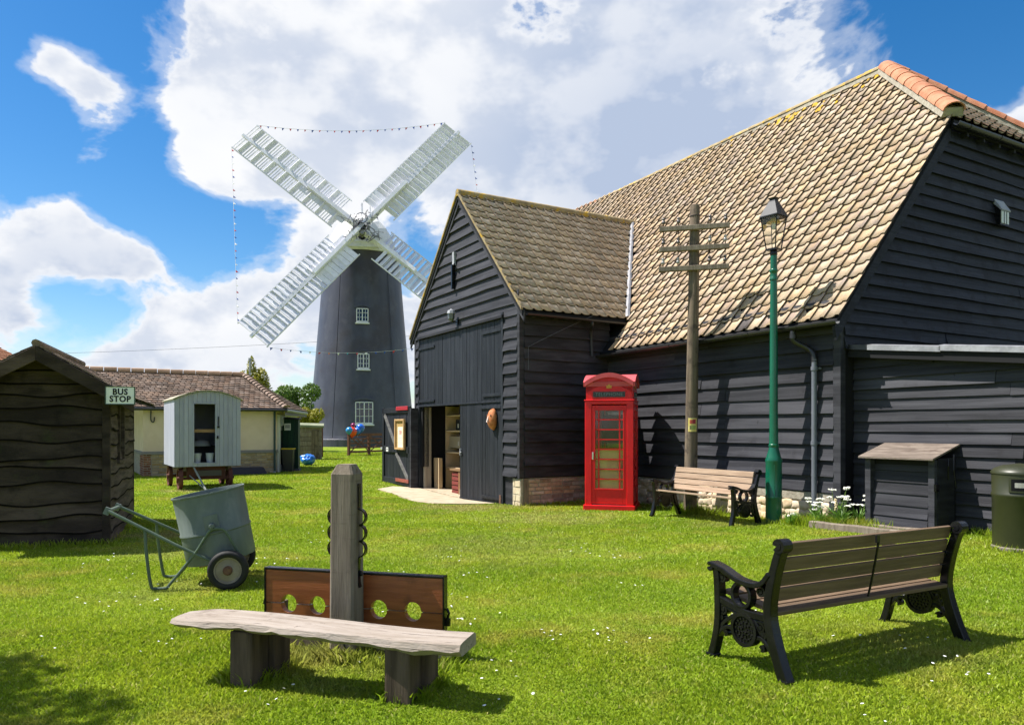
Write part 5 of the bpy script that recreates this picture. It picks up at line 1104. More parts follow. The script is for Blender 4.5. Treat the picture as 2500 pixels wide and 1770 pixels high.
# ------------------------------------------------------------------ cream bungalow behind the hut
def V2(*a): return Vector(a)
A2, B2, C2 = V2(-11.54, 23.06), V2(-8.01, 24.94), V2(-8.41, 28.9); e2 = (B2 - A2).normalized(); n2 = V2(-e2.y, e2.x); l2 = V2(-.53, .848); r2 = (C2 - B2).normalized(); ro = V2(r2.y, -r2.x)
D2 = A2 + l2 * 4.4
ho = thing('bungalow', 'low cream rendered building with brick plinth and brown hipped tile roof', 'building', (A2.x, A2.y, 0), 0)
def rel(p, z): return (p.x - A2.x, p.y - A2.y, z)
GZH = gz(A2.x, A2.y)
for (p, q, nm) in ((A2, B2, 'wall'), (D2, A2, 'wall'), (B2, C2, 'wall'), (C2, D2, 'wall')):
    MB().add([rel(p, .7), rel(q, .7), rel(q, 2.3), rel(p, 2.3)], [(0, 1, 2, 3)]).build(nm, M['cream'] if nm == 'wall' else 0, ho, fix=False)
plin = MB()
for (p, q) in ((A2, B2), (D2, A2), (B2, C2)): plin.add([rel(p, -.2), rel(q, -.2), rel(q, .72), rel(p, .72)], [(0, 1, 2, 3)])
plin = plin.build('plinth', M['mortar'], ho, fix=False)
hbr = mat('bungalow_brick', (.36, .26, .14), (.44, .34, .20), 5, rough=.92, spec=.1, rnd=.5, sat=.4, bump=.5)
hbr2 = mat('bungalow_red_brick', (.20, .085, .05), (.26, .12, .075), 5, rough=.92, spec=.1, rnd=.5, bump=.5)
def wm(p, q):
    dd = (q - p).normalized(); nn = V2(dd.y, -dd.x); return lambda a, o, z: rel(p + dd * a + nn * (o + .004), z)
course_wall(plin, hbr, wm(A2, B2), .24, 4.0, .0, .70, .088, .30, gap=.014, vary=.15)
course_wall(plin, hbr2, wm(A2, B2), .0, .235, .0, .70, .075, .21, gap=.012, vary=.1)
course_wall(plin, hbr2, wm(D2, A2), 3.6, 4.4, .0, .70, .075, .21, gap=.012, vary=.1)
mb = MB()
for (p, q) in ((A2, B2), (D2, A2), (B2, C2)):
    f = wm(p, q); L = (q - p).length; mb.hexa([f(-.02, 0, .70), f(L + .02, 0, .70), f(L + .02, .05, .70), f(-.02, .05, .70), f(-.02, 0, .79), f(L + .02, 0, .79), f(L + .02, .03, .78), f(-.02, .03, .78)])
mb.build('plinth_cap', mat('plinth_cap_grey', (.20, .19, .17), rough=.9), ho)
Rr3 = Vector((-9.58, 26.4, 3.38)); Lr3 = Vector((Rr3.x - e2.x * 6, Rr3.y - e2.y * 6, 3.42))
FB = B2 - n2 * .28 + e2 * .32; F0 = FB - e2 * 6.8; FC = C2 + ro * .30 + r2 * .3; BK = V2(Lr3.x, Lr3.y) + n2 * 2.6
def v3(p, z): return Vector((p.x, p.y, z))
ez = 2.17
def plain_tiles(parent, q, nc, tw, mt, th=.022):
    """q: eave0, eave1, ridge1, ridge0"""
    q = [Vector(p) for p in q]; nn = (q[1] - q[0]).cross(q[3] - q[0]).normalized(); nn = nn if nn.z > 0 else -nn; mb = MB()
    for j in range(nc):
        v0, v1 = j / nc, min((j + 1.25) / nc, 1); 
        a0, b0 = q[0].lerp(q[3], v0), q[1].lerp(q[2], v0); a1, b1 = q[0].lerp(q[3], v1), q[1].lerp(q[2], v1); L = (b0 - a0).length; n = max(1, int(L / tw)); off = .5 * (j % 2)
        for i in range(n + 1):
            u0, u1 = max(0, (i - off) / n), min(1, (i + 1 - off) / n)
            if u1 - u0 < 1e-3: continue
            g = .06 / n; k = random.uniform(0, .010)
            lo = [a0.lerp(b0, u0 + g), a0.lerp(b0, u1 - g)]; hi = [a1.lerp(b1, u1 - g), a1.lerp(b1, u0 + g)]
            top = [lo[0] + nn * (th + .012 + k), lo[1] + nn * (th + .012 + k), hi[0] + nn * .006, hi[1] + nn * .006]; bot = [lo[0] + nn * .008, lo[1] + nn * .008]
            mb.add(top + bot, [(0, 1, 2, 3), (4, 5, 1, 0)], random.random())
    ob = mb.build('roof_tiles', mt, parent, fix=False); stuff(ob); return ob
btile = mat('brown_plain_tile', (.135, .095, .075), (.195, .145, .115), 4, rough=.9, spec=.15, rnd=.7, sat=.4, bump=.3, tint=True, world=True, spots=[((.10, .075, .06), 1.5, .5, .7, .5)])
btile2 = mat('brown_bonnet_tile', (.21, .15, .12), (.28, .21, .17), 4, rough=.9, spec=.15, rnd=.5, bump=.3)
rl = lambda p: (p.x - A2.x, p.y - A2.y, p.z)
mb = MB(); mb.add([rl(p) for p in (v3(F0, ez), v3(FB, ez), Rr3, Lr3)], [(0, 1, 2, 3)]); mb.add([rl(p) for p in (v3(FB, ez), v3(FC, ez), Rr3)], [(0, 1, 2)]); mb.add([rl(p) for p in (v3(FC, ez), v3(BK, ez), Lr3, Rr3)], [(0, 1, 2, 3)])
hroof = mb.build('roof', M['tar_core'], ho, fix=False)
plain_tiles(hroof, [rl(v3(F0, ez)), rl(v3(FB, ez)), rl(Rr3), rl(Lr3)], 17, .17, btile)
plain_tiles(hroof, [rl(v3(FB, ez)), rl(v3(FC, ez)), rl(Rr3 + Vector((.02, .02, 0))), rl(Rr3)], 17, .2, btile)
for i in range(16):      # bonnet hip tiles
    p = v3(FB, ez).lerp(Rr3, (i + .1) / 16); dr = (Rr3 - v3(FB, ez)).normalized(); sd = dr.cross(Vector((0, 0, 1))).normalized(); u3 = sd.cross(dr); L = .26
    vs = []
    for (s_, rr, lift) in ((0, .15, .055), (1, .11, .015)):
        for j in range(5): an = math.pi * j / 4; vs.append(rl(p + dr * (L * s_) + sd * math.cos(an) * rr + u3 * (math.sin(an) * rr * .6 + lift)))
    MB().add(vs, [(j, j + 1, 6 + j, 5 + j) for j in range(4)] + [(0, 1, 2, 3, 4)]).build('bonnet_tile', btile2, hroof, fix=False)
for i in range(15):
    a, b = Lr3.lerp(Rr3, i / 15), Lr3.lerp(Rr3, (i + 1) / 15 - .004); MB().tube([rl(a + Vector((0, 0, .03))), rl(b + Vector((0, 0, .03)))], [.105, .115], 8).build('ridge_tile', mat('br_ridge', (.25, .16, .10), (.32, .21, .14), 4, rough=.9, rnd=.3) if i == 0 else bpy.data.materials['br_ridge'], hroof, smooth=2)
g0, g1 = v3(F0, ez - .05) - v3(n2 * .05, 0), v3(FB, ez - .05) - v3(n2 * .05, 0)
MB().tube([rl(g0), rl(g1)], .05, 8).build('gutter', M['gutter'], ho); MB().tube([rl(v3(FB, ez - .05)), rl(v3(FC, ez - .07))], .05, 8).build('gutter', M['lead'], ho)
fcs = MB().add([rel(FB - e2 * .05, ez - .02), rel(FC, ez - .02), rel(FC, ez - .22), rel(FB - e2 * .05, ez - .22)], [(0, 1, 2, 3)]).build('fascia', mat('grey_fascia', (.12, .115, .13), rough=.7), ho, fix=False)
q = B2 - n2 * .07 - e2 * .03; MB().tube([rel(q, ez - .06), rel(q, .05)], .038, 8).build('downpipe', mat('dark_green_pipe', (.02, .045, .045), rough=.5), ho); MB().tube([rel(q, .07), rel(q, -.1)], .045, 8).build('pipe_shoe', M['lead'], ho)
q = A2 - n2 * .06 + e2 * .22; MB().tube(smoothpath([rel(q, ez - .1), rel(q, ez - .4), rel(q + e2 * .08, ez - .45), rel(q + e2 * .1, ez - .3)], 4), .02, 6).build('overflow_pipe', M['gutter'], ho)
# side: green door, frame, small window sign
f = wm(B2, C2)
MB().hexa([f(.30, .0, .0), f(3.55, .0, .0), f(3.55, .06, .0), f(.30, .06, .0), f(.30, 0, 1.98), f(3.55, 0, 1.98), f(3.55, .06, 1.98), f(.30, .06, 1.98)]).build('door_surround', M['white'], ho)
gs = thing('tool_cupboard', 'narrow dark green boarded cupboard with a white notice beside the cream building', 'cupboard', (-7.79, 25.9, gz(-7.8, 25.9)), R(4))
gp = mat('dark_green_paint', (.004, .034, .020), (.003, .024, .014), 2, (3, 3, .4), rough=.55, spec=.25, rnd=.3)
for i in range(4): MB().bx(-.28 + i * .14 + .002, -.28 + (i + 1) * .14 - .002, -.012, .02, .10, 1.83).build('plank', gp, gs, bevel=.003)
MB().bx(-.275, .275, .021, .30, .08, 1.80).build('wall', gp, gs); MB().bx(-.30, .30, -.03, .32, -.1, .10).build('plinth', mat('shed_base', (.09, .09, .11), rough=.8), gs)
MB().hexa([(-.33, -.1, 1.84), (.33, -.1, 1.80), (.33, .36, 1.84), (-.33, .36, 1.88), (-.33, -.1, 1.88), (.33, -.1, 1.84), (.33, .36, 1.88), (-.33, .36, 1.92)]).build('roof', M['tar_core'], gs)
gn = MB().bx(-.20, .02, -.022, -.014, 1.44, 1.68).build('notice', M['white'], gs); MB().bx(-.17, -.01, -.026, -.023, 1.51, 1.64).build('notice_print', mat('notice_grey', (.22, .22, .24), (.5, .5, .52), 22, rough=.7), gn)
MB().hexa([f(.55, .061, .25), f(1.28, .061, .25), f(1.28, .075, .25), f(.55, .075, .25), f(.55, .061, 1.6), f(1.28, .061, 1.6), f(1.28, .075, 1.6), f(.55, .075, 1.6)]).build('glass_panel', M['glass'], ho)
MB().hexa([f(.5, .08, 1.62), f(1.3, .08, 1.62), f(1.3, .10, 1.62), f(.5, .10, 1.62), f(.5, .08, 1.92), f(1.3, .08, 1.92), f(1.3, .10, 1.92), f(.5, .10, 1.92)]).build('sign_plate', mat('sign_blue_grey', (.22, .25, .30), (.5, .52, .55), 9, rough=.5), ho)
# aerial / flue behind the roof
fl = thing('flue_pipe', 'thin grey flue pole rising behind the bungalow roof', 'flue', (-11.2, 31.5, 0), 0)
MB().tube([(0, 0, 0), (0, 0, 4.4)], .04, 8).build('pipe', M['lead'], fl); MB().bx(-.15, .15, -.15, .15, 2.6, 3.45).build('stack', M['brick'], fl); MB().lathe([(.07, 4.40), (.07, 4.5), (.02, 4.52)], 8).build('cowl', M['lead'], fl)
# black wheelie bin with yellow lid, upturned trough
p = B2 + r2 * .75 + ro * .30
wb = thing('wheelie_bin', 'narrow black bin with yellow rim beside the green door', 'bin', (p.x, p.y, gz(p.x, p.y)), math.atan2(r2.y, r2.x) - R(90))
MB().hexa([(-.16, -.2, 0), (.16, -.2, 0), (.16, .2, 0), (-.16, .2, 0), (-.2, -.25, .78), (.2, -.25, .78), (.2, .25, .78), (-.2, .25, .78)]).build('bin_body', M['gutter'], wb, bevel=.02); MB().bx(-.21, .21, -.26, .26, .78, .82).build('lid_rim', mat('yellow_rim', (.60, .42, .02), rough=.5), wb, bevel=.01)
p = A2 + e2 * 3.05 - n2 * .35
tr_ = thing('trough', 'upturned dark plastic trough lying along the bungalow plinth', 'trough', (p.x, p.y, gz(p.x, p.y)), math.atan2(e2.y, e2.x))
MB().hexa([(-.62, -.2, 0), (.62, -.2, 0), (.62, .2, 0), (-.62, .2, 0), (-.5, -.13, .24), (.5, -.13, .24), (.5, .13, .24), (-.5, .13, .24)]).build('shell', mat('dark_plum_plastic', (.022, .020, .030), rough=.5), tr_, bevel=.03); MB().bx(-.66, .66, -.23, .23, 0, .03).build('rim', mat('plum_rim', (.018, .016, .024), rough=.5), tr_, bevel=.008)
def lump(o_name, label, cat, c, s, mt, seed):
    import bmesh
    bm = bmesh.new(); bmesh.ops.create_icosphere(bm, subdivisions=4, radius=1); rr = random.Random(seed); ph_ = [rr.uniform(0, 6) for _ in range(9)]
    for v in bm.verts:
        p = v.co.copy(); k = 1 + .12 * math.sin(2.2 * p.x + ph_[0]) * math.sin(2.4 * p.z + ph_[1]) + .05 * math.sin(7 * p.y + ph_[2] + 4 * p.z) + .03 * math.sin(13 * p.x + ph_[3] - 7 * p.z)
        v.co = Vector((p.x * s[0] * k, p.y * s[1] * k, max(-.02, (p.z * .5 + .5) * s[2] * k)))
    me = bpy.data.meshes.new(o_name); bm.to_mesh(me); bm.free(); me.polygons.foreach_set('use_smooth', [True] * len(me.polygons)); o = put(o_name, me, mt); o.location = c; return tag(o, label, cat)
bluep = mat('blue_sheet', (.01, .12, .52), (.015, .17, .62), 6, rough=.3, spec=.6)
lump('blue_sack', 'crumpled bright blue plastic sack on the grass past the green door', 'sack', (-8.28, 29.9, gz(-8.3, 29.9)), (.30, .30, .48), bluep, 3)
# ------------------------------------------------------------------ small shed, wicket fence, field gate, balloons
sd_ = thing('garden_shed', 'small weathered shed with mossy flat roof behind the wicket gate', 'shed', (-9.75, 35.3, gz(-9.75, 35.3)), R(14))
for i in range(7): MB().bx(-.62, .62, -.5, .5, .22 * i, .22 * i + .21).build('board', M['grey_wood'], sd_, bevel=.01)
MB().hexa([(-.72, -.6, 1.56), (.72, -.6, 1.50), (.72, .6, 1.62), (-.72, .6, 1.66), (-.72, -.6, 1.66), (.72, -.6, 1.60), (.72, .6, 1.72), (-.72, .6, 1.76)]).build('roof', mat('mossy_felt', (.16, .18, .11), (.22, .23, .16), 3, rough=.9), sd_)
MB().bx(.15, .5, -.53, -.50, .1, 1.4).build('door', M['pole_wood'], sd_)
rail = mat('red_brown_rail', (.105, .040, .022), (.15, .06, .035), 4, rough=.7, rnd=.3)
wf = thing('wicket_fence', 'brown wooden wicket fence panel with tall end post near the mill', 'fence', (-10.85, 36.9, gz(-10.5, 37)), math.atan2(.75, 1.15))
for xx in (0, .62, 1.36): MB().bx(xx - .05, xx + .05, -.05, .05, -.1, 1.55 if xx > 1 else 1.3).build('post', rail, wf)
for zz in (.22, .52, .8, 1.22): MB().bx(0, 1.36, -.02, .02, zz - .04, zz + .04).build('rail', rail, wf)
for i in range(6): MB().bx(.70 + i * .11 - .018, .70 + i * .11 + .018, -.035, -.02, .15, 1.2).build('pale', rail, wf)
fg = thing('field_gate', 'brown five-bar wooden gate with crossed braces in front of the windmill', 'gate', (-8.70, 39.3, gz(-8.7, 39.3)), math.atan2(2.6, 1.62))
for xx in (0, 1.55, 3.05): MB().bx(xx - .06, xx + .06, -.06, .06, -.1, 1.16).build('post', rail, fg)
for zz, hh in ((.2, .05), (.42, .035), (.66, .035), (.9, .035), (1.12, .07)): MB().bx(0, 3.05, -.025, .025, zz - hh, zz + hh).build('rail', rail, fg)
for (a, b) in (((.05, .2), (.95, .75)), ((.95, .75), (1.5, 1.08)), ((1.5, .2), (.55, .95)), ((1.6, .2), (3.0, 1.05)), ((3.0, .2), (1.6, 1.05)), ((.05, 1.05), (.9, .45))): MB().strip([a, b], .06, -.045, -.026, lambda u, v, tt: (u, tt, v)).build('brace', rail, fg)
for i, (px_, dz_, rr, c, lab) in enumerate(((.12, .22, .20, (.02, .22, .50), 'light blue balloon at the left end of the field gate'), (.32, .15, .27, (.62, .05, .02), 'large orange-red balloon tied to the field gate'), (.40, .50, .13, (.25, .01, .10), 'small maroon balloon above the orange one on the gate'),
        (.95, .35, .24, (.01, .11, .55), 'dark blue balloon on the right of the gate cluster'), (.72, .20, .19, (.012, .13, .60), 'blue balloon just behind the orange-red one on the gate'))):
    ca, sa = math.cos(math.atan2(2.6, 1.62)), math.sin(math.atan2(2.6, 1.62))
    bl = thing('balloon', lab, 'balloon', (-8.70 + px_ * ca - .02, 39.3 + px_ * sa - .15, gz(-8.7, 39.3) + 1.12 + dz_), 0, 'balloons tied to the field gate')
    cc = mat('balloon_%d' % i, c, rough=.2, spec=.6)
    MB().lathe([(0, -rr * 1.15), (rr * .35, -rr * .95), (rr * .8, -rr * .5), (rr, .05 * rr), (rr * .86, rr * .55), (rr * .5, rr * .9), (0, rr)], 18).build('skin', cc, bl, smooth=True)
    MB().lathe([(.0, -rr * 1.12), (.03, -rr * 1.25), (0, -rr * 1.25)], 6).build('knot', cc, bl); MB().tube([(0, 0, -rr * 1.2), (0, .1, -rr * 1.2 - .1), (0, .14, -dz_ - .02)], .004, 4).build('string', M['white'], bl)
# neighbouring roof at the left edge
nh = thing('neighbour_house', 'red tiled house roof just showing behind the bus shelter', 'house', (-26.3, 30, 0), R(0))
MB().bx(-3, 3.6, 0, 6, 0, 4.0).build('wall', M['cream'], nh)
nt_ = mat('red_plain_tile', (.26, .11, .06), (.34, .16, .095), 4, rough=.9, spec=.15, rnd=.6, tint=True, world=True)
rf = MB().add([(-3.4, -.4, 3.9), (4.1, -.4, 3.9), (4.1, 6.4, 3.9), (-3.4, 6.4, 3.9), (.2, 3, 6.6), (.4, 3, 6.6)], [(0, 1, 5, 4), (1, 2, 5), (2, 3, 4, 5), (3, 0, 4)]).build('roof', M['tar_core'], nh, fix=False)
plain_tiles(rf, [(-3.4, -.4, 3.9), (4.1, -.4, 3.9), (.4, 3, 6.6), (.2, 3, 6.6)], 24, .2, nt_); plain_tiles(rf, [(4.1, -.4, 3.9), (4.1, 6.4, 3.9), (.42, 3, 6.6), (.4, 3, 6.6)], 24, .2, nt_)
MB().bx(-1.2, -.2, -.02, .02, 1.2, 2.6).build('window', M['glass'], nh)

# ------------------------------------------------------------------ windmill
WX, WY = -12.2, 60.0
wmil = thing('windmill', 'dark grey tower windmill with white cap and four white shuttered sails', 'windmill', (WX, WY, gz(WX, WY)), 0)
tarr = mat('tower_dark_render', (.040, .043, .068), (.060, .063, .088), 1.2, (1, 1, .35), rough=.48, spec=.45, bump=.15, bsc=3, spots=[((.036, .028, .034), .35, .48, .66, .7), ((.095, .097, .115), .8, .55, .72, .5), ((.10, .10, .11), 1.3, .62, .72, .3), ((.15, .15, .155), 9, .70, .73, .4)])
mb = MB(); pr = [(4.44, -.2), (4.42, .55), (4.30, .60), (4.24, .8)] + [(lerp(4.22, 2.98, (k / 12) ** .96), lerp(.9, 15.3, k / 12)) for k in range(13)] + [(3.05, 15.42), (2.7, 15.5)]
mb.lathe(pr, 64).build('tower', tarr, wmil, smooth=2)
def trad(z): return lerp(4.22, 2.98, max(0, (z - .9) / 14.4) ** .96)
cdir = Vector((-WX, -WY, 0)).normalized(); cside = Vector((-cdir.y, cdir.x, 0)) * 1.0
def window(zc, wd, hg, off=0.0, arched=True):
    r_ = trad(zc) + .02; slope = (trad(zc - .5) - trad(zc + .5))
    def F(a, o, z): return tuple(cdir * (r_ + o - (z - zc) * slope) + cside * (a + off) + Vector((0, 0, z)))
    def bar(a0, a1, z0, z1, o0, o1, nm, mt, par): return MB().hexa([F(a0, o0, z0), F(a1, o0, z0), F(a1, o1, z0), F(a0, o1, z0), F(a0, o0, z1), F(a1, o0, z1), F(a1, o1, z1), F(a0, o1, z1)]).build(nm, mt, par)
    z0, z1 = zc - hg / 2, zc + hg / 2
    wn = bar(-wd / 2, wd / 2, z0, z1, -.5, -.02, 'window', M['black'], wmil)
    t_ = .07
    for a in ((-wd / 2, -wd / 2 + t_, z0, z1), (wd / 2 - t_, wd / 2, z0, z1), (-wd / 2, wd / 2, z0 - .06, z0 + t_), (-wd / 2, wd / 2, z1 - t_, z1), (-.035, .035, z0, z1)): bar(*a, -.05, .08, 'frame', M['white'], wn)
    for s_ in (-1, 1): bar(s_ * wd * .25 - .016, s_ * wd * .25 + .016, z0, z1, -.02, .05, 'glazing_bar', M['white'], wn)
    for k in (1, 2): bar(-wd / 2, wd / 2, lerp(z0, z1, k / 3) - .016, lerp(z0, z1, k / 3) + .016, -.02, .05, 'glazing_bar', M['white'], wn)
    for i in range(4):
        for k in range(3): bar(-wd / 2 + wd * i / 4 + .02, -wd / 2 + wd * (i + 1) / 4 - .02, lerp(z0, z1, k / 3) + .02, lerp(z0, z1, (k + 1) / 3) - .02, -.03, .0, 'pane', M['glass'], wn)
    bar(-wd / 2 - .08, wd / 2 + .08, z0 - .16, z0 - .06, -.1, .14, 'sill', M['white'], wn)
    n = 10; mbb = MB()
    mbb.strip([(lerp(-wd / 2 - .12, wd / 2 + .12, i / n), z1 + .10 + .16 * math.sin(math.pi * i / n)) for i in range(n + 1)], .16, -.05, .09, lambda a, b, tt: F(a, tt, b)).build('hood_mould', tarr, wn)
window(10.1, .92, 1.05, .02); window(6.55, .90, 1.14, .10); window(2.6, 1.34, 1.65, .16)
MB().tube([tuple(cdir * trad(z) * .93 + cside * (-trad(z) * .52) * (1.0) + Vector((0, 0, z))) for z in (14, 11, 8, 5, 2.5, .7)], .02, 5).build('lightning_cable', M['iron'], wmil); MB().tube([tuple(cdir * trad(z) * .80 + cside * (trad(z) * .63) + Vector((0, 0, z))) for z in (15, 11, 8, 5, 2.5, 1)], .02, 5).build('lightning_cable', M['iron'], wmil)
hub = Vector((.88, -4.5, 16.45)); PSI, TIL, PHI, SLN = R(9.7), R(15.0), R(-40.3), 11.6
nrm = Vector((math.sin(PSI) * math.cos(TIL), -math.cos(PSI) * math.cos(TIL), math.sin(TIL))); rx = Vector((math.cos(PSI), math.sin(PSI), 0)); uy = rx.cross(nrm) * -1.0
if uy.z < 0: uy = -uy
back_ = Vector((-math.sin(PSI), math.cos(PSI), 0)); acr = Vector((math.cos(PSI), math.sin(PSI), 0))
# cap: boat shaped, sections along the shaft
mb = MB(); secs = []
for (d_, hw, zt) in ((-3.25, 1.15, 17.2), (-2.6, 1.9, 17.9), (-1.2, 2.7, 18.5), (.8, 2.85, 18.5), (2.6, 2.1, 17.7), (3.4, 1.0, 16.7)):
    secs.append([tuple(back_ * d_ + acr * (hw * math.cos(math.pi * j / 12)) + Vector((0, 0, 15.45 + (zt - 15.45) * (math.sin(math.pi * j / 12) ** 1.25)))) for j in range(13)])
vs = [p for s_ in secs for p in s_]; fs = [(13 * i + j, 13 * i + j + 1, 13 * i + 14 + j, 13 * i + 13 + j) for i in range(len(secs) - 1) for j in range(12)] + [tuple(range(13)), tuple(range(13 * 5 + 12, 13 * 5 - 1, -1))]
cap = mb.add(vs, fs).build('cap', M['white'], wmil)
cb = MB()
f0 = back_ * -3.5
def CF(a, z, d_): return tuple(f0 - back_ * d_ + acr * a + Vector((0, 0, z)))
MB().add([CF(-1.35, 15.35, 0), CF(1.35, 15.35, 0), CF(.12, 17.0, 0), CF(-.12, 17.0, 0), CF(-1.35, 15.35, -.5), CF(1.35, 15.35, -.5), CF(.12, 17.0, -.5), CF(-.12, 17.0, -.5)], [(0, 1, 2, 3), (4, 7, 6, 5), (0, 4, 5, 1), (1, 5, 6, 2), (3, 2, 6, 7), (0, 3, 7, 4)]).build('cap_front', M['sailwhite'], wmil)
MB().strip([(-1.5, 15.25), (0, 17.25), (1.5, 15.25)], .22, .02, .3, lambda a, b, tt: CF(a, b, tt)).strip([(-1.5, 15.75), (1.5, 15.75)], .12, .01, .12, lambda a, b, tt: CF(a, b, tt)).strip([(0, 15.4), (0, 16.6)], .05, .005, .06, lambda a, b, tt: CF(a, b, tt)).build('weather_beam', M['sailwhite'], wmil)
MB().lathe([(3.1, 15.25), (3.16, 15.3), (3.16, 15.5), (3.05, 15.52)], 48).build('curb', M['sailwhite'], wmil)
for (d_, a_, zt) in ((1.0, -.05, 20.0), (1.0, .62, 19.8), (3.3, -.6, 19.0), (3.3, .6, 19.0)): MB().tube([tuple(back_ * d_ + acr * a_ + Vector((0, 0, 16.5))), tuple(back_ * d_ + acr * a_ + Vector((0, 0, zt)))], .09 if d_ < 2 and a_ < 0 else .05, 6).build('finial', M['sailwhite'], wmil)
MB().tube([tuple(hub - nrm * 4.5), tuple(hub + nrm * .45)], [.35, .28], 14).build('windshaft', M['iron'], wmil)
darkg = mat('gear_iron', (.05, .05, .056), (.30, .30, .32), 4, rough=.6)
mb = MB(); MB().box((0, 0, 0), (.1, .1, .1))
Bs = Matrix((rx, uy, nrm)).transposed()
MB().box(hub, (.9, .9, .6), Bs @ Matrix.Rotation(PHI, 3, 'Z')).build('canister', darkg, wmil, bevel=.05)
rr = random.Random(9)
for i in range(80):
    k = rr.randrange(4); a = PHI + k * math.pi / 2; ax = rx * math.cos(a) + uy * math.sin(a); pd = -rx * math.sin(a) + uy * math.cos(a)
    s_ = rr.uniform(.1, 1.6); c_ = hub + ax * s_ + pd * rr.uniform(-.45, .45) + nrm * rr.uniform(.0, .7)
    d_ = (ax * rr.uniform(-1, 1) + pd * rr.uniform(-1, 1) + nrm * rr.uniform(-.6, .6)).normalized() * rr.uniform(.12, .5); mb.tube([c_ - d_, c_ + d_], rr.choice((.02, .025, .04)), 4)
stuff(mb.build('striking_gear', darkg, wmil))
wheelg = MB().tube([tuple(hub + nrm * .55 + rx * (.42 * math.cos(t_)) + uy * (.42 * math.sin(t_) + .55)) for t_ in np.linspace(0, 6.283, 16)[:-1]], .03, 4, closed=True).build('striking_wheel', M['iron'], wmil)
TIPS = []
SW_ = 1.34; NB = 23; S0, S1 = 1.75, 11.5
for k in range(4):
    a = PHI + k * math.pi / 2; ax = rx * math.cos(a) + uy * math.sin(a); pd = -rx * math.sin(a) + uy * math.cos(a)
    base = hub + nrm * (.12 if k % 2 else -.18)
    def SF(s_, w_, o): return tuple(base + ax * s_ + pd * w_ + nrm * o)
    def bar(s0, s1, w0, w1, o0, o1, nm, mt, par): return MB().hexa([SF(s0, w0, o0), SF(s1, w0, o0), SF(s1, w1, o0), SF(s0, w1, o0), SF(s0, w0, o1), SF(s1, w0, o1), SF(s1, w1, o1), SF(s0, w1, o1)]).build(nm, mt, par)
    sail = MB().hexa([SF(.3, -.19, -.28), SF(SLN + .12, -.10, -.14), SF(SLN + .12, .10, -.14), SF(.3, .19, -.28), SF(.3, -.19, .10), SF(SLN + .12, -.10, .06), SF(SLN + .12, .10, .06), SF(.3, .19, .10)]).build('sail', M['sailwhite'], wmil)
    bar(-.2, 5.2, -.14, .14, .105, .38, 'clamp_beam', M['sailwhite'], sail)
    if k in (2, 3): bar(1.4, 5.6, (.19 if k == 2 else -.62), (.62 if k == 2 else -.19), -.02, .03, 'leading_board', M['sailwhite'], sail)
    for s_ in (-1, 1):
        inner = S0 + (0.0 if s_ > 0 else .35)
        bar(inner, S1 + .06, s_ * SW_ - .035, s_ * SW_ + .035, -.06, .03, 'edge_rail', M['sailwhite'], sail)
        for i in range(0, NB + 1):
            sp = lerp(S0 + .15, S1, i / NB)
            if sp < inner: continue
            if i % 3 == 0 or k == 2: bar(sp - .025, sp + .025, min(s_ * .1, s_ * SW_), max(s_ * .1, s_ * SW_), -.05, .01, 'sail_bar', M['sailwhite'], sail)
            if i == NB: continue
            beta = {0: R(40 if s_ > 0 else 35), 1: R(42), 2: R(84) if i % 3 else R(52), 3: R(26 if i > 7 else 6) if s_ > 0 else R(24)}[k]
            if k == 1 and s_ > 0 and i < 3: beta = R(4)
            beta += rr.uniform(-.05, .05); ch = {0: .195, 1: .175, 2: (.055 if i % 3 else .18), 3: .20}[k]
            cs_, sn_ = math.cos(beta) * ch, math.sin(beta) * ch; sc2 = sp + .21
            w0, w1 = s_ * .17, s_ * (SW_ - .045); th = .022
            P = lambda q, w_, o: SF(sc2 + q * cs_ - o * math.sin(beta), w_, q * sn_ + o * math.cos(beta))
            MB().hexa([P(-1, w0, -th), P(1, w0, -th), P(1, w1, -th), P(-1, w1, -th), P(-1, w0, th), P(1, w0, th), P(1, w1, th), P(-1, w1, th)]).build('shutter', M['sailwhite'], sail)
    o_ = Vector((WX, WY, gz(WX, WY)))
    TIPS.append({s_: Vector(SF(S1 + .06, s_ * SW_, 0)) + o_ for s_ in (-1, 1)})
# ------------------------------------------------------------------ bunting
fcol = [mat('flag_red', (.45, .02, .03), rough=.6), mat('flag_blue', (.02, .07, .32), rough=.6), mat('flag_white', (.75, .75, .75), rough=.6), mat('flag_teal', (.02, .25, .30), rough=.6), mat('flag_orange', (.6, .15, .03), rough=.6)]
def bunting(a, b, sag, n, label, pal, size=.15):
    a, b = Vector(a), Vector(b); o = thing('bunting', label, 'bunting', tuple(a), 0, 'bunting strung between the sail tips')
    P = lambda t_: (b - a) * t_ - Vector((0, 0, sag * 4 * t_ * (1 - t_)))
    MB().tube([P(i / 24) for i in range(25)], .012, 4).build('string', M['white'], o)
    for i in range(n):
        t_ = (i + .5) / n; p = P(t_); d_ = (P(t_ + .01) - P(t_ - .01)).normalized(); s_ = size * random.uniform(.8, 1.15); dn = Vector((random.uniform(-.5, .3), random.uniform(-.3, .3), -1)).normalized()
        if abs(d_.z) > .8: dn = Vector((.9, random.uniform(-.2, .2), -.35)).normalized()
        MB().add([p - d_ * s_ * .6, p + d_ * s_ * .6, p + dn * s_ * 1.3, p + dn * s_ * .5 + Vector((0, -.04, 0))], [(0, 1, 3), (1, 2, 3), (2, 0, 3)]).build('pennant', fcol[pal[i % len(pal)]], o, fix=False)
bunting(TIPS[2][-1], TIPS[1][1], .55, 26, 'string of pennants between the two upper sail tips', [0, 1, 0, 1])
bunting(TIPS[2][1], TIPS[3][-1], .12, 26, 'vertical string of pennants between the two left sail tips', [0, 1, 2])
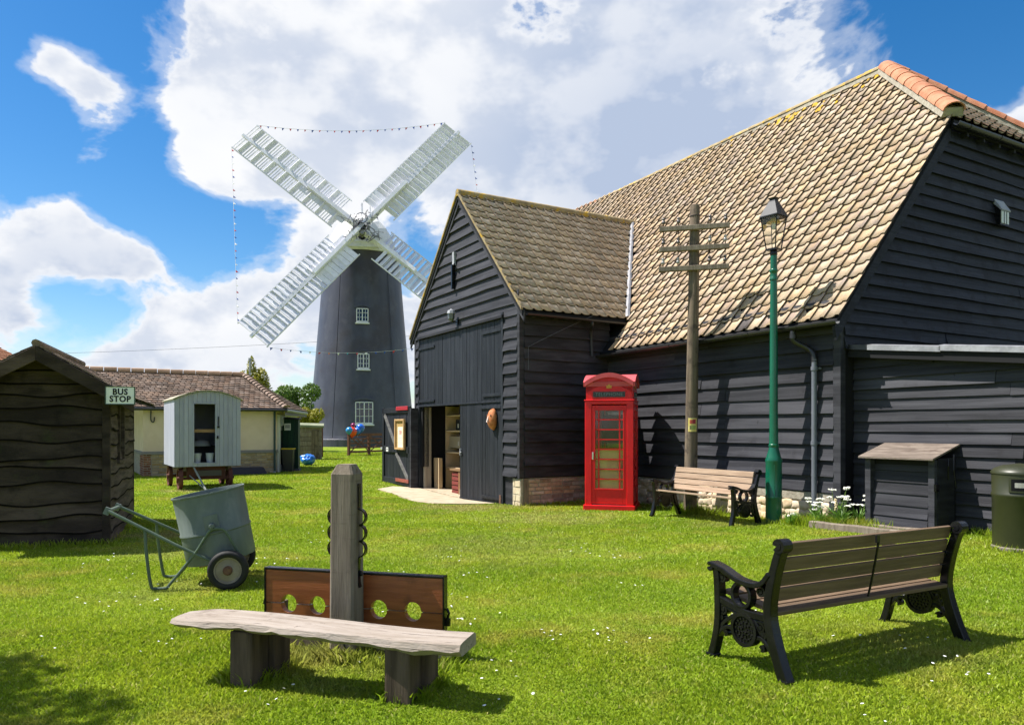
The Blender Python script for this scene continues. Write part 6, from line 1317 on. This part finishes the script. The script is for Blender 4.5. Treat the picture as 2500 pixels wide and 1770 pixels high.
bunting(TIPS[3][1], TIPS[0][-1], .75, 22, 'string of pennants hanging across the tower between the lower sail tips', [1, 0, 1, 1, 2, 0, 4, 2, 3, 0, 2, 1])
bunting(TIPS[1][-1], TIPS[0][1], .12, 26, 'vertical string of pennants at the right of the windmill', [1, 1, 0, 2])
ow = thing('overhead_cable', 'thin overhead cable crossing the sky behind the sails', 'cable', (-60, 63.5, 0), 0)
MB().tube([(x, 0, 7.2 + (x - 15) * .060 + .0006 * (x - 45) ** 2) for x in np.linspace(0, 66, 20)], .014, 4).build('wire', M['iron'], ow)
for xx in (0, 66): MB().tube([(xx, 0, 0), (xx, 0, 7.2 + (xx - 15) * .060 + .0006 * (xx - 45) ** 2 + .3)], .12, 8).build('pole', M['pole_wood'], ow)

# ------------------------------------------------------------------ lidded timber box, litter bin, timbers
kb = thing('timber_box', 'waist-high black boarded box with sloping weathered lid against the barn', 'box', (*BW(-1.05, -.24), gz(*BW(-1.05, .1))), BTH)
W_ = .48
MB().bx(-W_, W_, 0, .05, 0, 1.02).build('back_panel', M['tar_core'], kb)
for i in range(6):
    z0 = .04 + i * .155; MB().hexa([(-W_ + .09, .46 - i * .012, z0), (W_ - .07, .46 - i * .012, z0), (W_ - .07, .50 - i * .012, z0), (-W_ + .09, .50 - i * .012, z0), (-W_ + .09, .455 - i * .012, z0 + .165), (W_ - .07, .455 - i * .012, z0 + .165), (W_ - .07, .47 - i * .012, z0 + .165), (-W_ + .09, .47 - i * .012, z0 + .165)]).build('board', M['tar'], kb, bevel=.003)
MB().bx(-W_ + .08, W_ - .06, .40, .425, .0, .98).build('front_panel', M['tar_core'], kb)
MB().bx(W_ - .085, W_, .40, .52, -.05, .98).build('post', M['tar'], kb, bevel=.006); MB().bx(-W_, -W_ + .085, .38, .48, -.05, .98).build('post', M['tar'], kb, bevel=.006)
for s_ in (-1, 1): MB().bx(s_ * W_ - .012, s_ * W_ + .012, .05, .42, .0, 1.0).build('side_panel', M['tar'], kb)
lid = mat('weathered_lid', (.12, .095, .078), (.21, .17, .14), 3, (1, 5, 5), rough=.85, spec=.2, bump=.9, bsc=14, bstretch=(.5, 7, 7), spots=[((.08, .055, .045), 6, .56, .7, .6)])
for i in range(3):
    y0, y1 = .60 - i * .21, .60 - (i + 1) * .21 + .004; zf = lambda y: 1.16 - .30 * (y + .02)
    MB().hexa([(-W_ - .05, y1, zf(y1)), (W_ + .05, y1, zf(y1)), (W_ + .05, y0, zf(y0)), (-W_ - .05, y0, zf(y0)), (-W_ - .05, y1, zf(y1) + .028), (W_ + .05, y1, zf(y1) + .028), (W_ + .05, y0, zf(y0) + .028), (-W_ - .05, y0, zf(y0) + .028)]).build('lid_board', lid, kb, bevel=.004)
MB().tube([(-W_ - .05, .25, 1.0), (-W_ - .06, .27, .9), (-W_ - .045, .25, .72)], .008, 5).tube([(-W_ - .09, .2, 1.05), (-W_ - .10, .22, .85), (-W_ - .12, .2, .62)], .010, 5).box((-W_ - .01, .45, .62), (.03, .07, .09)).build('hasp', M['iron'], kb)
olive = mat('olive_bin_plastic', (.022, .025, .010), (.030, .033, .013), 3, rough=.42, spec=.5, spots=[((.12, .12, .07), 24, .68, .73, .4)])
BX, BY = 5.80, 8.42
lb = thing('litter_bin', 'round olive green litter bin with slotted domed top at the barn wall', 'litter bin', (BX, BY, gz(BX, BY)), 0)
MB().lathe([(.262, .0), (.268, .04), (.272, .60), (.28, .615), (.28, .64), (.272, .65), (.276, .86), (.284, .865), (.284, .885), (.272, .90), (.25, .925), (.17, .96), (0, .985)], 40).build('bin_body', olive, lb, smooth=2)
MB().lathe([(.285, -.05), (.285, .03), (.27, .045)], 32).build('bin_foot', mat('bin_plinth', (.16, .14, .11), rough=.9), lb, smooth=2)
vs = []; fs = []
for (aoff, nm, rr0, rr1, z0, z1, mt_, hw) in ((-110, 'slot_rim', .274, .284, .665, .835, olive, 36), (-110, 'slot', .276, .2855, .685, .815, M['black'], 31)):
    mb = MB(); k = 14; vs = []
    for i in range(k + 1):
        an = R(aoff + lerp(-hw, hw, i / k)); vs += [(rr0 * math.cos(an), rr0 * math.sin(an), z0), (rr1 * math.cos(an), rr1 * math.sin(an), z0), (rr1 * math.cos(an), rr1 * math.sin(an), z1), (rr0 * math.cos(an), rr0 * math.sin(an), z1)]
    fs = [(4 * i + q, 4 * i + 4 + q, 4 * i + 4 + (q + 1) % 4, 4 * i + (q + 1) % 4) for i in range(k) for q in range(4)] + [(0, 1, 2, 3), (4 * k + 3, 4 * k + 2, 4 * k + 1, 4 * k)]
    mb.add(vs, fs).build(nm, mt_, lb)
pa = mat('slot_reflection', (.30, .29, .27), rough=.5); mb = MB(); vs = []  # pale strip laid over the slot as a painted reflection
for i in range(9): an = R(-110 + lerp(-24, 24, i / 8)); vs += [(.2862 * math.cos(an), .2862 * math.sin(an), .72), (.2862 * math.cos(an), .2862 * math.sin(an), .775)]
mb.add(vs, [(2 * i, 2 * i + 2, 2 * i + 3, 2 * i + 1) for i in range(8)]).build('liner', pa, lb, fix=False)
def timber(p0, p1, w_, h_, label):
    p0, p1 = Vector(p0), Vector(p1); o = MB(); dr = (p1 - p0).normalized(); sd = Vector((-dr.y, dr.x, 0)); n = 8; vs = []
    for i in range(n + 1):
        q = p0.lerp(p1, i / n); z = gz(q.x, q.y) + .0; ww = w_ * random.uniform(.9, 1.08) / 2; hh = h_ * random.uniform(.92, 1.06)
        q0 = Vector((q.x, q.y, z)); vs += [q0 - sd * ww - Vector((0, 0, .02)) - p0, q0 - sd * ww + Vector((0, 0, hh * .85)) - p0, q0 - sd * ww * .5 + Vector((0, 0, hh)) - p0, q0 + sd * ww * .5 + Vector((0, 0, hh)) - p0, q0 + sd * ww + Vector((0, 0, hh * .85)) - p0, q0 + sd * ww - Vector((0, 0, .02)) - p0]
    fs = [(6 * i + q, 6 * i + 6 + q, 6 * i + 6 + (q + 1) % 6, 6 * i + (q + 1) % 6) for i in range(n) for q in range(6)] + [tuple(range(6)), tuple(range(6 * n + 5, 6 * n - 1, -1))]
    ob = o.add(vs, fs).build('edging_timber', pale if 0 else M['grey_wood']); ob.location = tuple(p0); tag(ob, label, 'timber', 'timbers edging the bed'); return ob
a_ = BW(.05, .62); b_ = BW(-1.50, .80); timber((*a_, 0), (*b_, 0), .10, .10, 'longer grey timber lying on the grass in front of the boarded box')
a_ = BW(-.62, .40); b_ = BW(-1.75, .42); timber((*a_, 0), (*b_, 0), .09, .09, 'shorter grey timber along the foot of the boarded box')

# ------------------------------------------------------------------ white flowering plants by the downpipe
petal = mat('white_umbel', (.78, .77, .70), (.70, .70, .60), 40, rough=.8)
petal2 = mat('cream_seed_head', (.60, .47, .28), (.66, .55, .36), 20, rough=.85)
stemm = mat('herb_stem', (.12, .20, .04), rough=.7)
def herb(x, y, h, n, label, seedhead=False):
    X, Y = BW(x, y); rr = random.Random(int(x * 100 + y * 977)); o = thing('flowering_herb', label, 'plant', (X, Y, gz(X, Y)), 0, 'white flowering plants at the barn corner')
    lv = MB(); 
    for i in range(60):
        an = rr.uniform(0, 6.283); r0 = rr.uniform(0, .05); L = rr.uniform(.10, .26); el = rr.uniform(.5, 1.3); b = Vector((math.cos(an) * r0, math.sin(an) * r0, rr.uniform(0, h * .35))); d_ = Vector((math.cos(an) * math.cos(el), math.sin(an) * math.cos(el), math.sin(el))) * L; sdv = Vector((-math.sin(an), math.cos(an), 0)) * rr.uniform(.008, .018)
        lv.add([b, b + d_ * .5 + sdv, b + d_ * 1.0 - Vector((0, 0, L * .12)), b + d_ * .5 - sdv], [(0, 1, 2, 3)], rr.random())
    lv.build('leaves', M['leaf_herb'], o, fix=False)
    for i in range(n):
        an = rr.uniform(0, 6.283); hh = h * rr.uniform(.62, 1.05); tip = Vector((math.cos(an) * hh * .25, math.sin(an) * hh * .25, hh))
        MB().tube([(0, 0, 0), tuple(tip * .5 + Vector((0, 0, .02))), tuple(tip)], .0035, 4).build('stem', stemm, o)
        mb = MB()
        if seedhead and i == 0:
            for q in range(26): c_ = tip - Vector((0, 0, .16 * q / 26)) + Vector((rr.uniform(-.018, .018), rr.uniform(-.018, .018), 0)); mb.lathe([(0, -.014), (.011, 0), (0, .016)], 5, c_)
            mb.build('seed_head', petal2, o)
        else:
            R_ = rr.uniform(.035, .06)
            for q in range(24):
                a2 = rr.uniform(0, 6.283); r3 = R_ * math.sqrt(rr.random()); mb.lathe([(0, -.008), (.011, 0), (.006, .008), (0, .010)], 5, tip + Vector((math.cos(a2) * r3, math.sin(a2) * r3, rr.uniform(-.006, .010) - r3 * .15)))
            mb.build('flower_head', petal, o)
hl = [(.22, .34, .40, 5, 'white flowered herb in front of the grey downpipe'), (.02, .46, .36, 5, 'short white flowered herb right of the downpipe foot'), (-.12, .28, .58, 5, 'tallest white flowered herb beside the barn corner post'), (-.30, .42, .50, 6, 'white flowered herb with a tan seed spike at the barn corner'), (-.45, .24, .48, 4, 'white flowered herb nearest the boarded box'), (.50, .50, .16, 2, 'tiny white flowered herb low in the grass left of the downpipe')]
for i, h in enumerate(hl): herb(*h, seedhead=(i == 3))

# ------------------------------------------------------------------ trees
def leaves(n, blobs, size, seed):
    r_ = np.random.default_rng(seed); bl = np.array([[*b[0], *b[1]] for b in blobs]); wts = np.prod(bl[:, 3:], axis=1) ** .8; idx = r_.choice(len(blobs), n, p=wts / wts.sum())
    dv = r_.normal(size=(n, 3)); dv /= np.linalg.norm(dv, axis=1)[:, None]; rad = r_.uniform(.55, 1.05, n) ** .6
    c = bl[idx, :3] + dv * bl[idx, 3:] * rad[:, None]
    ta = r_.normal(size=(n, 3)); ta /= np.linalg.norm(ta, axis=1)[:, None]; tb = np.cross(ta, dv + r_.normal(size=(n, 3)) * .5); tb /= np.linalg.norm(tb, axis=1)[:, None] + 1e-9
    s_ = size * r_.uniform(.6, 1.3, n)[:, None]
    v = np.stack([c - ta * s_, c + tb * s_ * .5, c + ta * s_, c - tb * s_ * .5], 1).reshape(-1, 3)
    me = bpy.data.meshes.new('crown'); me.vertices.add(4 * n); me.vertices.foreach_set('co', v.astype(np.float32).ravel()); me.loops.add(4 * n); me.loops.foreach_set('vertex_index', np.arange(4 * n, dtype=np.int32))
    me.polygons.add(n); me.polygons.foreach_set('loop_start', np.arange(0, 4 * n, 4, dtype=np.int32)); me.update(calc_edges=True)
    at = me.attributes.new('tint', 'FLOAT', 'FACE'); at.data.foreach_set('value', np.clip(r_.normal(.5, .25, n), 0, 1).astype(np.float32)); return me
def tree(name, label, x, y, h, blobs, n, size, mt, seed, tr=.12, group='trees beyond the bungalow'):
    o = thing(name, label, 'tree', (x, y, gz(x, y)), 0, group); rr = random.Random(seed)
    MB().tube([(0, 0, -.1), (.05, 0, h * .3), (0, .05, h * .62), (.03, 0, h * .85)], [tr, tr * .8, tr * .5, tr * .2], 8).build('trunk', M['pole_wood'], o, smooth=True)
    lim = MB()
    for b in blobs: lim.tube([(0, 0, h * rr.uniform(.2, .4)), tuple(Vector(b[0]) * .55 + Vector((0, 0, h * .12))), b[0]], [tr * .45, tr * .3, tr * .1], 5)
    lim.build('limbs', M['pole_wood'], o); put('crown', leaves(n, blobs, size, seed), mt, o); return o
def rblobs(n, cx, cz, rx_, rz_, br, seed):
    rr = random.Random(seed); return [((cx + rr.gauss(0, .45) * rx_, rr.gauss(0, .4) * rx_, cz + rr.gauss(0, .45) * rz_), (br * rr.uniform(.7, 1.3),) * 2 + (br * rr.uniform(.6, 1.1),)) for _ in range(n)]
tree('cypress_tree', 'yellow-green upright cypress behind the bungalow roof', -13.1, 37.5, 4.9, [((-.60, 0, 3.6), (.26, .26, .8)), ((-.18, .1, 4.1), (.26, .26, 1.05)), ((.32, 0, 3.7), (.42, .4, .85)), ((.55, -.1, 3.0), (.42, .4, .8)), ((0, 0, 2.4), (.8, .7, 1.1)), ((.05, .2, 3.3), (.5, .5, .8)), ((.72, 0, 2.3), (.35, .35, .7))], 9000, .075, M['leaf_yellow'], 3)
tree('round_tree', 'rounded mid green tree between the bungalow and the mill', -14.3, 47, 4.2, rblobs(16, 0, 3.0, 1.25, .7, .55, 5) + [((0, 0, 3.6), (.7, .7, .6))], 9000, .10, M['leaf_green'], 6)
tree('small_bush', 'yellowish bush at the left foot of the windmill', -12.55, 45, 2.9, rblobs(10, 0, 2.0, .55, .6, .42, 8), 4500, .08, M['leaf_yellow'], 9, .08)
tree('dark_bush', 'low dark green bush behind the small shed', -12.9, 42.0, 2.3, rblobs(9, 0, 1.3, .7, .5, .4, 18), 4000, .08, M['leaf_dark'], 19, .07)
tree('shade_tree', 'leafy tree left of the lawn throwing dappled shade over the near grass', -7.0, 3.95, 6.6, [((.2, .2, 5.0), (1.0, .9, .8)), ((.9, -.3, 4.3), (.7, .7, .5)), ((-.6, .4, 5.2), (1.0, 1.0, .8)), ((.7, .8, 4.6), (.6, .6, .5)), ((.0, -.6, 4.4), (.8, .6, .5)), ((1.2, .3, 5.2), (.5, .5, .4))], 5200, .085, M['leaf_green'], 21, .13, 'trees around the lawn')
fw = leaves(26000, [((x, 118 + 6 * math.sin(x * .3), 1.2 + .9 * math.sin(x * .17) ** 2), (5, 3, 2.2 + 1.0 * math.sin(x * .23 + 1) ** 2)) for x in range(-130, 150, 5)], .38, 33); fo = put('far_trees', fw, M['leaf_green']); tag(fo, 'far line of trees along the horizon', 'trees'); stuff(fo)

# ------------------------------------------------------------------ lawn blades
def make_grass():
    r_ = np.random.default_rng(5); P = []
    for (y0, y1, dens) in ((2.4, 4.2, 9000), (4.2, 6, 8000), (6, 8.5, 5000), (8.5, 12, 2600), (12, 17, 1200), (17, 26, 520), (26, 44, 150)):
        ym = (y0 + y1) / 2; wl_, wr_ = -.72 * y1 - 2.0, .72 * y1 + 2.0
        n = int((wr_ - wl_) * (y1 - y0) * dens); x = r_.uniform(wl_, wr_, n); y = r_.uniform(y0, y1, n); ok = (np.abs(x) < .72 * y + 1.9)
        P.append(np.stack([x[ok], y[ok], np.zeros(ok.sum())], 1))
    # longer uncut fringes round feet and walls
    def fringe(cx, cy, rad, n, L): an = r_.uniform(0, 6.283, n); rr = rad + np.abs(r_.normal(0, .035, n)); P.append(np.stack([cx + rr * np.cos(an), cy + rr * np.sin(an), np.full(n, L)], 1))
    def line(p, q, n, L, sp=.05): t_ = r_.uniform(0, 1, n); P.append(np.stack([p[0] + (q[0] - p[0]) * t_ + r_.normal(0, sp, n), p[1] + (q[1] - p[1]) * t_ + r_.normal(0, sp, n), np.full(n, L)], 1))
    fringe(LXp, LYp, .18, 260, .05); fringe(TX, TY, .13, 500, .12); fringe(BX, BY, .29, 300, .06); fringe(-1.12, 5.0, .13, 700, .07)
    line(BW(.15, .10), BW(5.6, .10), 900, .03); line(BW(2.2, .35), BW(3.2, .3), 500, .12, .1); line(BW(0, -.18), BW(-3.4, -.18), 1500, .07); line(BW(PX0 - .06, .1), BW(PX0 - .06, PY), 500, .05); line(BW(.5, .35), BW(-.8, .40), 2200, .12, .12); line(BW(-.1, .6), BW(-1.6, .72), 900, .06, .04)
    line(shw(-1.6, -.05), shw(.05, -.05), 900, .06); line(shw(.06, 0), shw(.06, 2.9), 400, .05); line((-1.9, 5.1), (-.35, 4.72), 1400, .05, .07)
    for (cx, cy) in ((-1.62, 4.58), (-.62, 4.30), (-1.55, 4.75), (-.55, 4.48)): fringe(cx, cy, .12, 420, .05)
    p = np.concatenate(P); X, Y, ex = p[:, 0], p[:, 1], p[:, 2]
    lx = (X - BO[0]) * BC + (Y - BO[1]) * BS; ly = -(X - BO[0]) * BS + (Y - BO[1]) * BC
    bad = ((ly < .02) & (lx > -8) & (lx < 16) & ~((ly > -.28) & (lx < -.02))) | ((lx > PX0 - .01) & (lx < PX1) & (ly < PY + .03))
    pathm = (lx > DX0 + .25) & (lx < DX1 + .45) & (ly < PY + 1.15 + .15 * np.sin(lx * 5)) & (ly > 0)
    sx = (X + 5.37) * c0 + (Y - 9.79) * s0; sy = -(X + 5.37) * s0 + (Y - 9.79) * c0
    bad |= pathm | ((sx > -1.55) & (sx < .02) & (sy > .0) & (sy < 2.9))
    bare = ((sx > 0) & (sx < .55) & (sy > .0) & (sy < 1.6)) & (r_.random(len(X)) < .8); bad |= bare
    p = p[~bad]; X, Y, ex = p[:, 0], p[:, 1], p[:, 2]; n = len(p)
    Z = .17 * np.exp(-((X - 6.3) ** 2 + (Y - 9.2) ** 2) / (2 * 2.2 ** 2)) - .13 * np.exp(-((X + 1.0) ** 2 + (Y - 17.5) ** 2) / (2 * 1.9 ** 2)) + .06 / (1 + np.exp(-(Y - 40) / 5))
    patch = .5 + .5 * np.sin(X * 1.7 + 1.3 * np.sin(Y * 1.1)) * np.sin(Y * 1.9 + X * .6)
    h = (.011 + .010 * patch) * r_.uniform(.55, 1.5, n) + ex * r_.uniform(.4, 1.5, n) + .0010 * Y
    wd = (.0022 + .00062 * Y) * r_.uniform(.7, 1.3, n); an = r_.uniform(0, 6.283, n); ln = r_.uniform(.15, 1.0, n) * h; la = r_.uniform(0, 6.283, n)
    dx, dy = np.cos(an) * wd, np.sin(an) * wd; tx, ty = np.cos(la) * ln, np.sin(la) * ln; zb = Z - .004
    base = np.stack([X - dx, Y - dy, zb], 1); base2 = np.stack([X + dx, Y + dy, zb], 1)
    m1 = np.stack([X - dx * .8 + tx * .35, Y - dy * .8 + ty * .35, zb + h * .6], 1); m2 = np.stack([X + dx * .8 + tx * .35, Y + dy * .8 + ty * .35, zb + h * .6], 1); tip = np.stack([X + tx, Y + ty, zb + h], 1)
    near = Y < 5.6; nn_, nf = near.sum(), (~near).sum()
    vN = np.stack([base[near], base2[near], m2[near], tip[near], m1[near]], 1).reshape(-1, 3); vF = np.stack([base[~near], base2[~near], tip[~near]], 1).reshape(-1, 3)
    v = np.concatenate([vN, vF]); ls = np.concatenate([np.arange(nn_) * 5, 5 * nn_ + np.arange(nf) * 3]).astype(np.int32)
    me = bpy.data.meshes.new('lawn_grass'); me.vertices.add(len(v)); me.vertices.foreach_set('co', v.astype(np.float32).ravel()); me.loops.add(len(v)); me.loops.foreach_set('vertex_index', np.arange(len(v), dtype=np.int32))
    me.polygons.add(n); me.polygons.foreach_set('loop_start', ls); me.update(calc_edges=True)
    at = me.attributes.new('tint', 'FLOAT', 'FACE'); at.data.foreach_set('value', r_.random(n).astype(np.float32)); print('blades', n); return me
go = put('lawn_grass', make_grass(), M['blade']); tag(go, 'short green lawn grass with longer fringes at posts and walls', 'grass'); stuff(go)
# daisies: too many to count
def daisies():
    r_ = np.random.default_rng(8); mb = MB(); cl = [(r_.uniform(-.68, .68), r_.uniform(3.6, 11.5)) for _ in range(48)]; pts = []
    for (k, y) in cl:
        x = k * y
        for _ in range(int(r_.integers(1, 9))): pts.append((x + r_.normal(0, .16), y + r_.normal(0, .16)))
    for (x, y) in pts:
        lx, ly = BL(x, y)
        if ly < .3 and lx > -8 or (abs(x) > .72 * y + .5): continue
        z = gz(x, y) + float(r_.uniform(.028, .05)); r0 = float(r_.uniform(.008, .013)); n = 9; tx, ty = r_.normal(0, .25, 2); rot = r_.uniform(0, 6)
        ring = []
        for i in range(2 * n): rr = r0 * (1 if i % 2 else .55); a = rot + math.pi * i / n; ring.append((x + rr * math.cos(a), y + rr * math.sin(a), z + rr * (tx * math.cos(a) + ty * math.sin(a))))
        mb.add(ring + [(x, y, z + .003)], [(i, (i + 1) % (2 * n), 2 * n) for i in range(2 * n)])
    return mb
dz_o = daisies().build('daisies', mat('daisy_white', (.80, .80, .78), rough=.7), fix=False); tag(dz_o, 'small white daisies scattered through the lawn', 'flowers'); stuff(dz_o)
# a few dry leaves and a dropped stick on the lawn
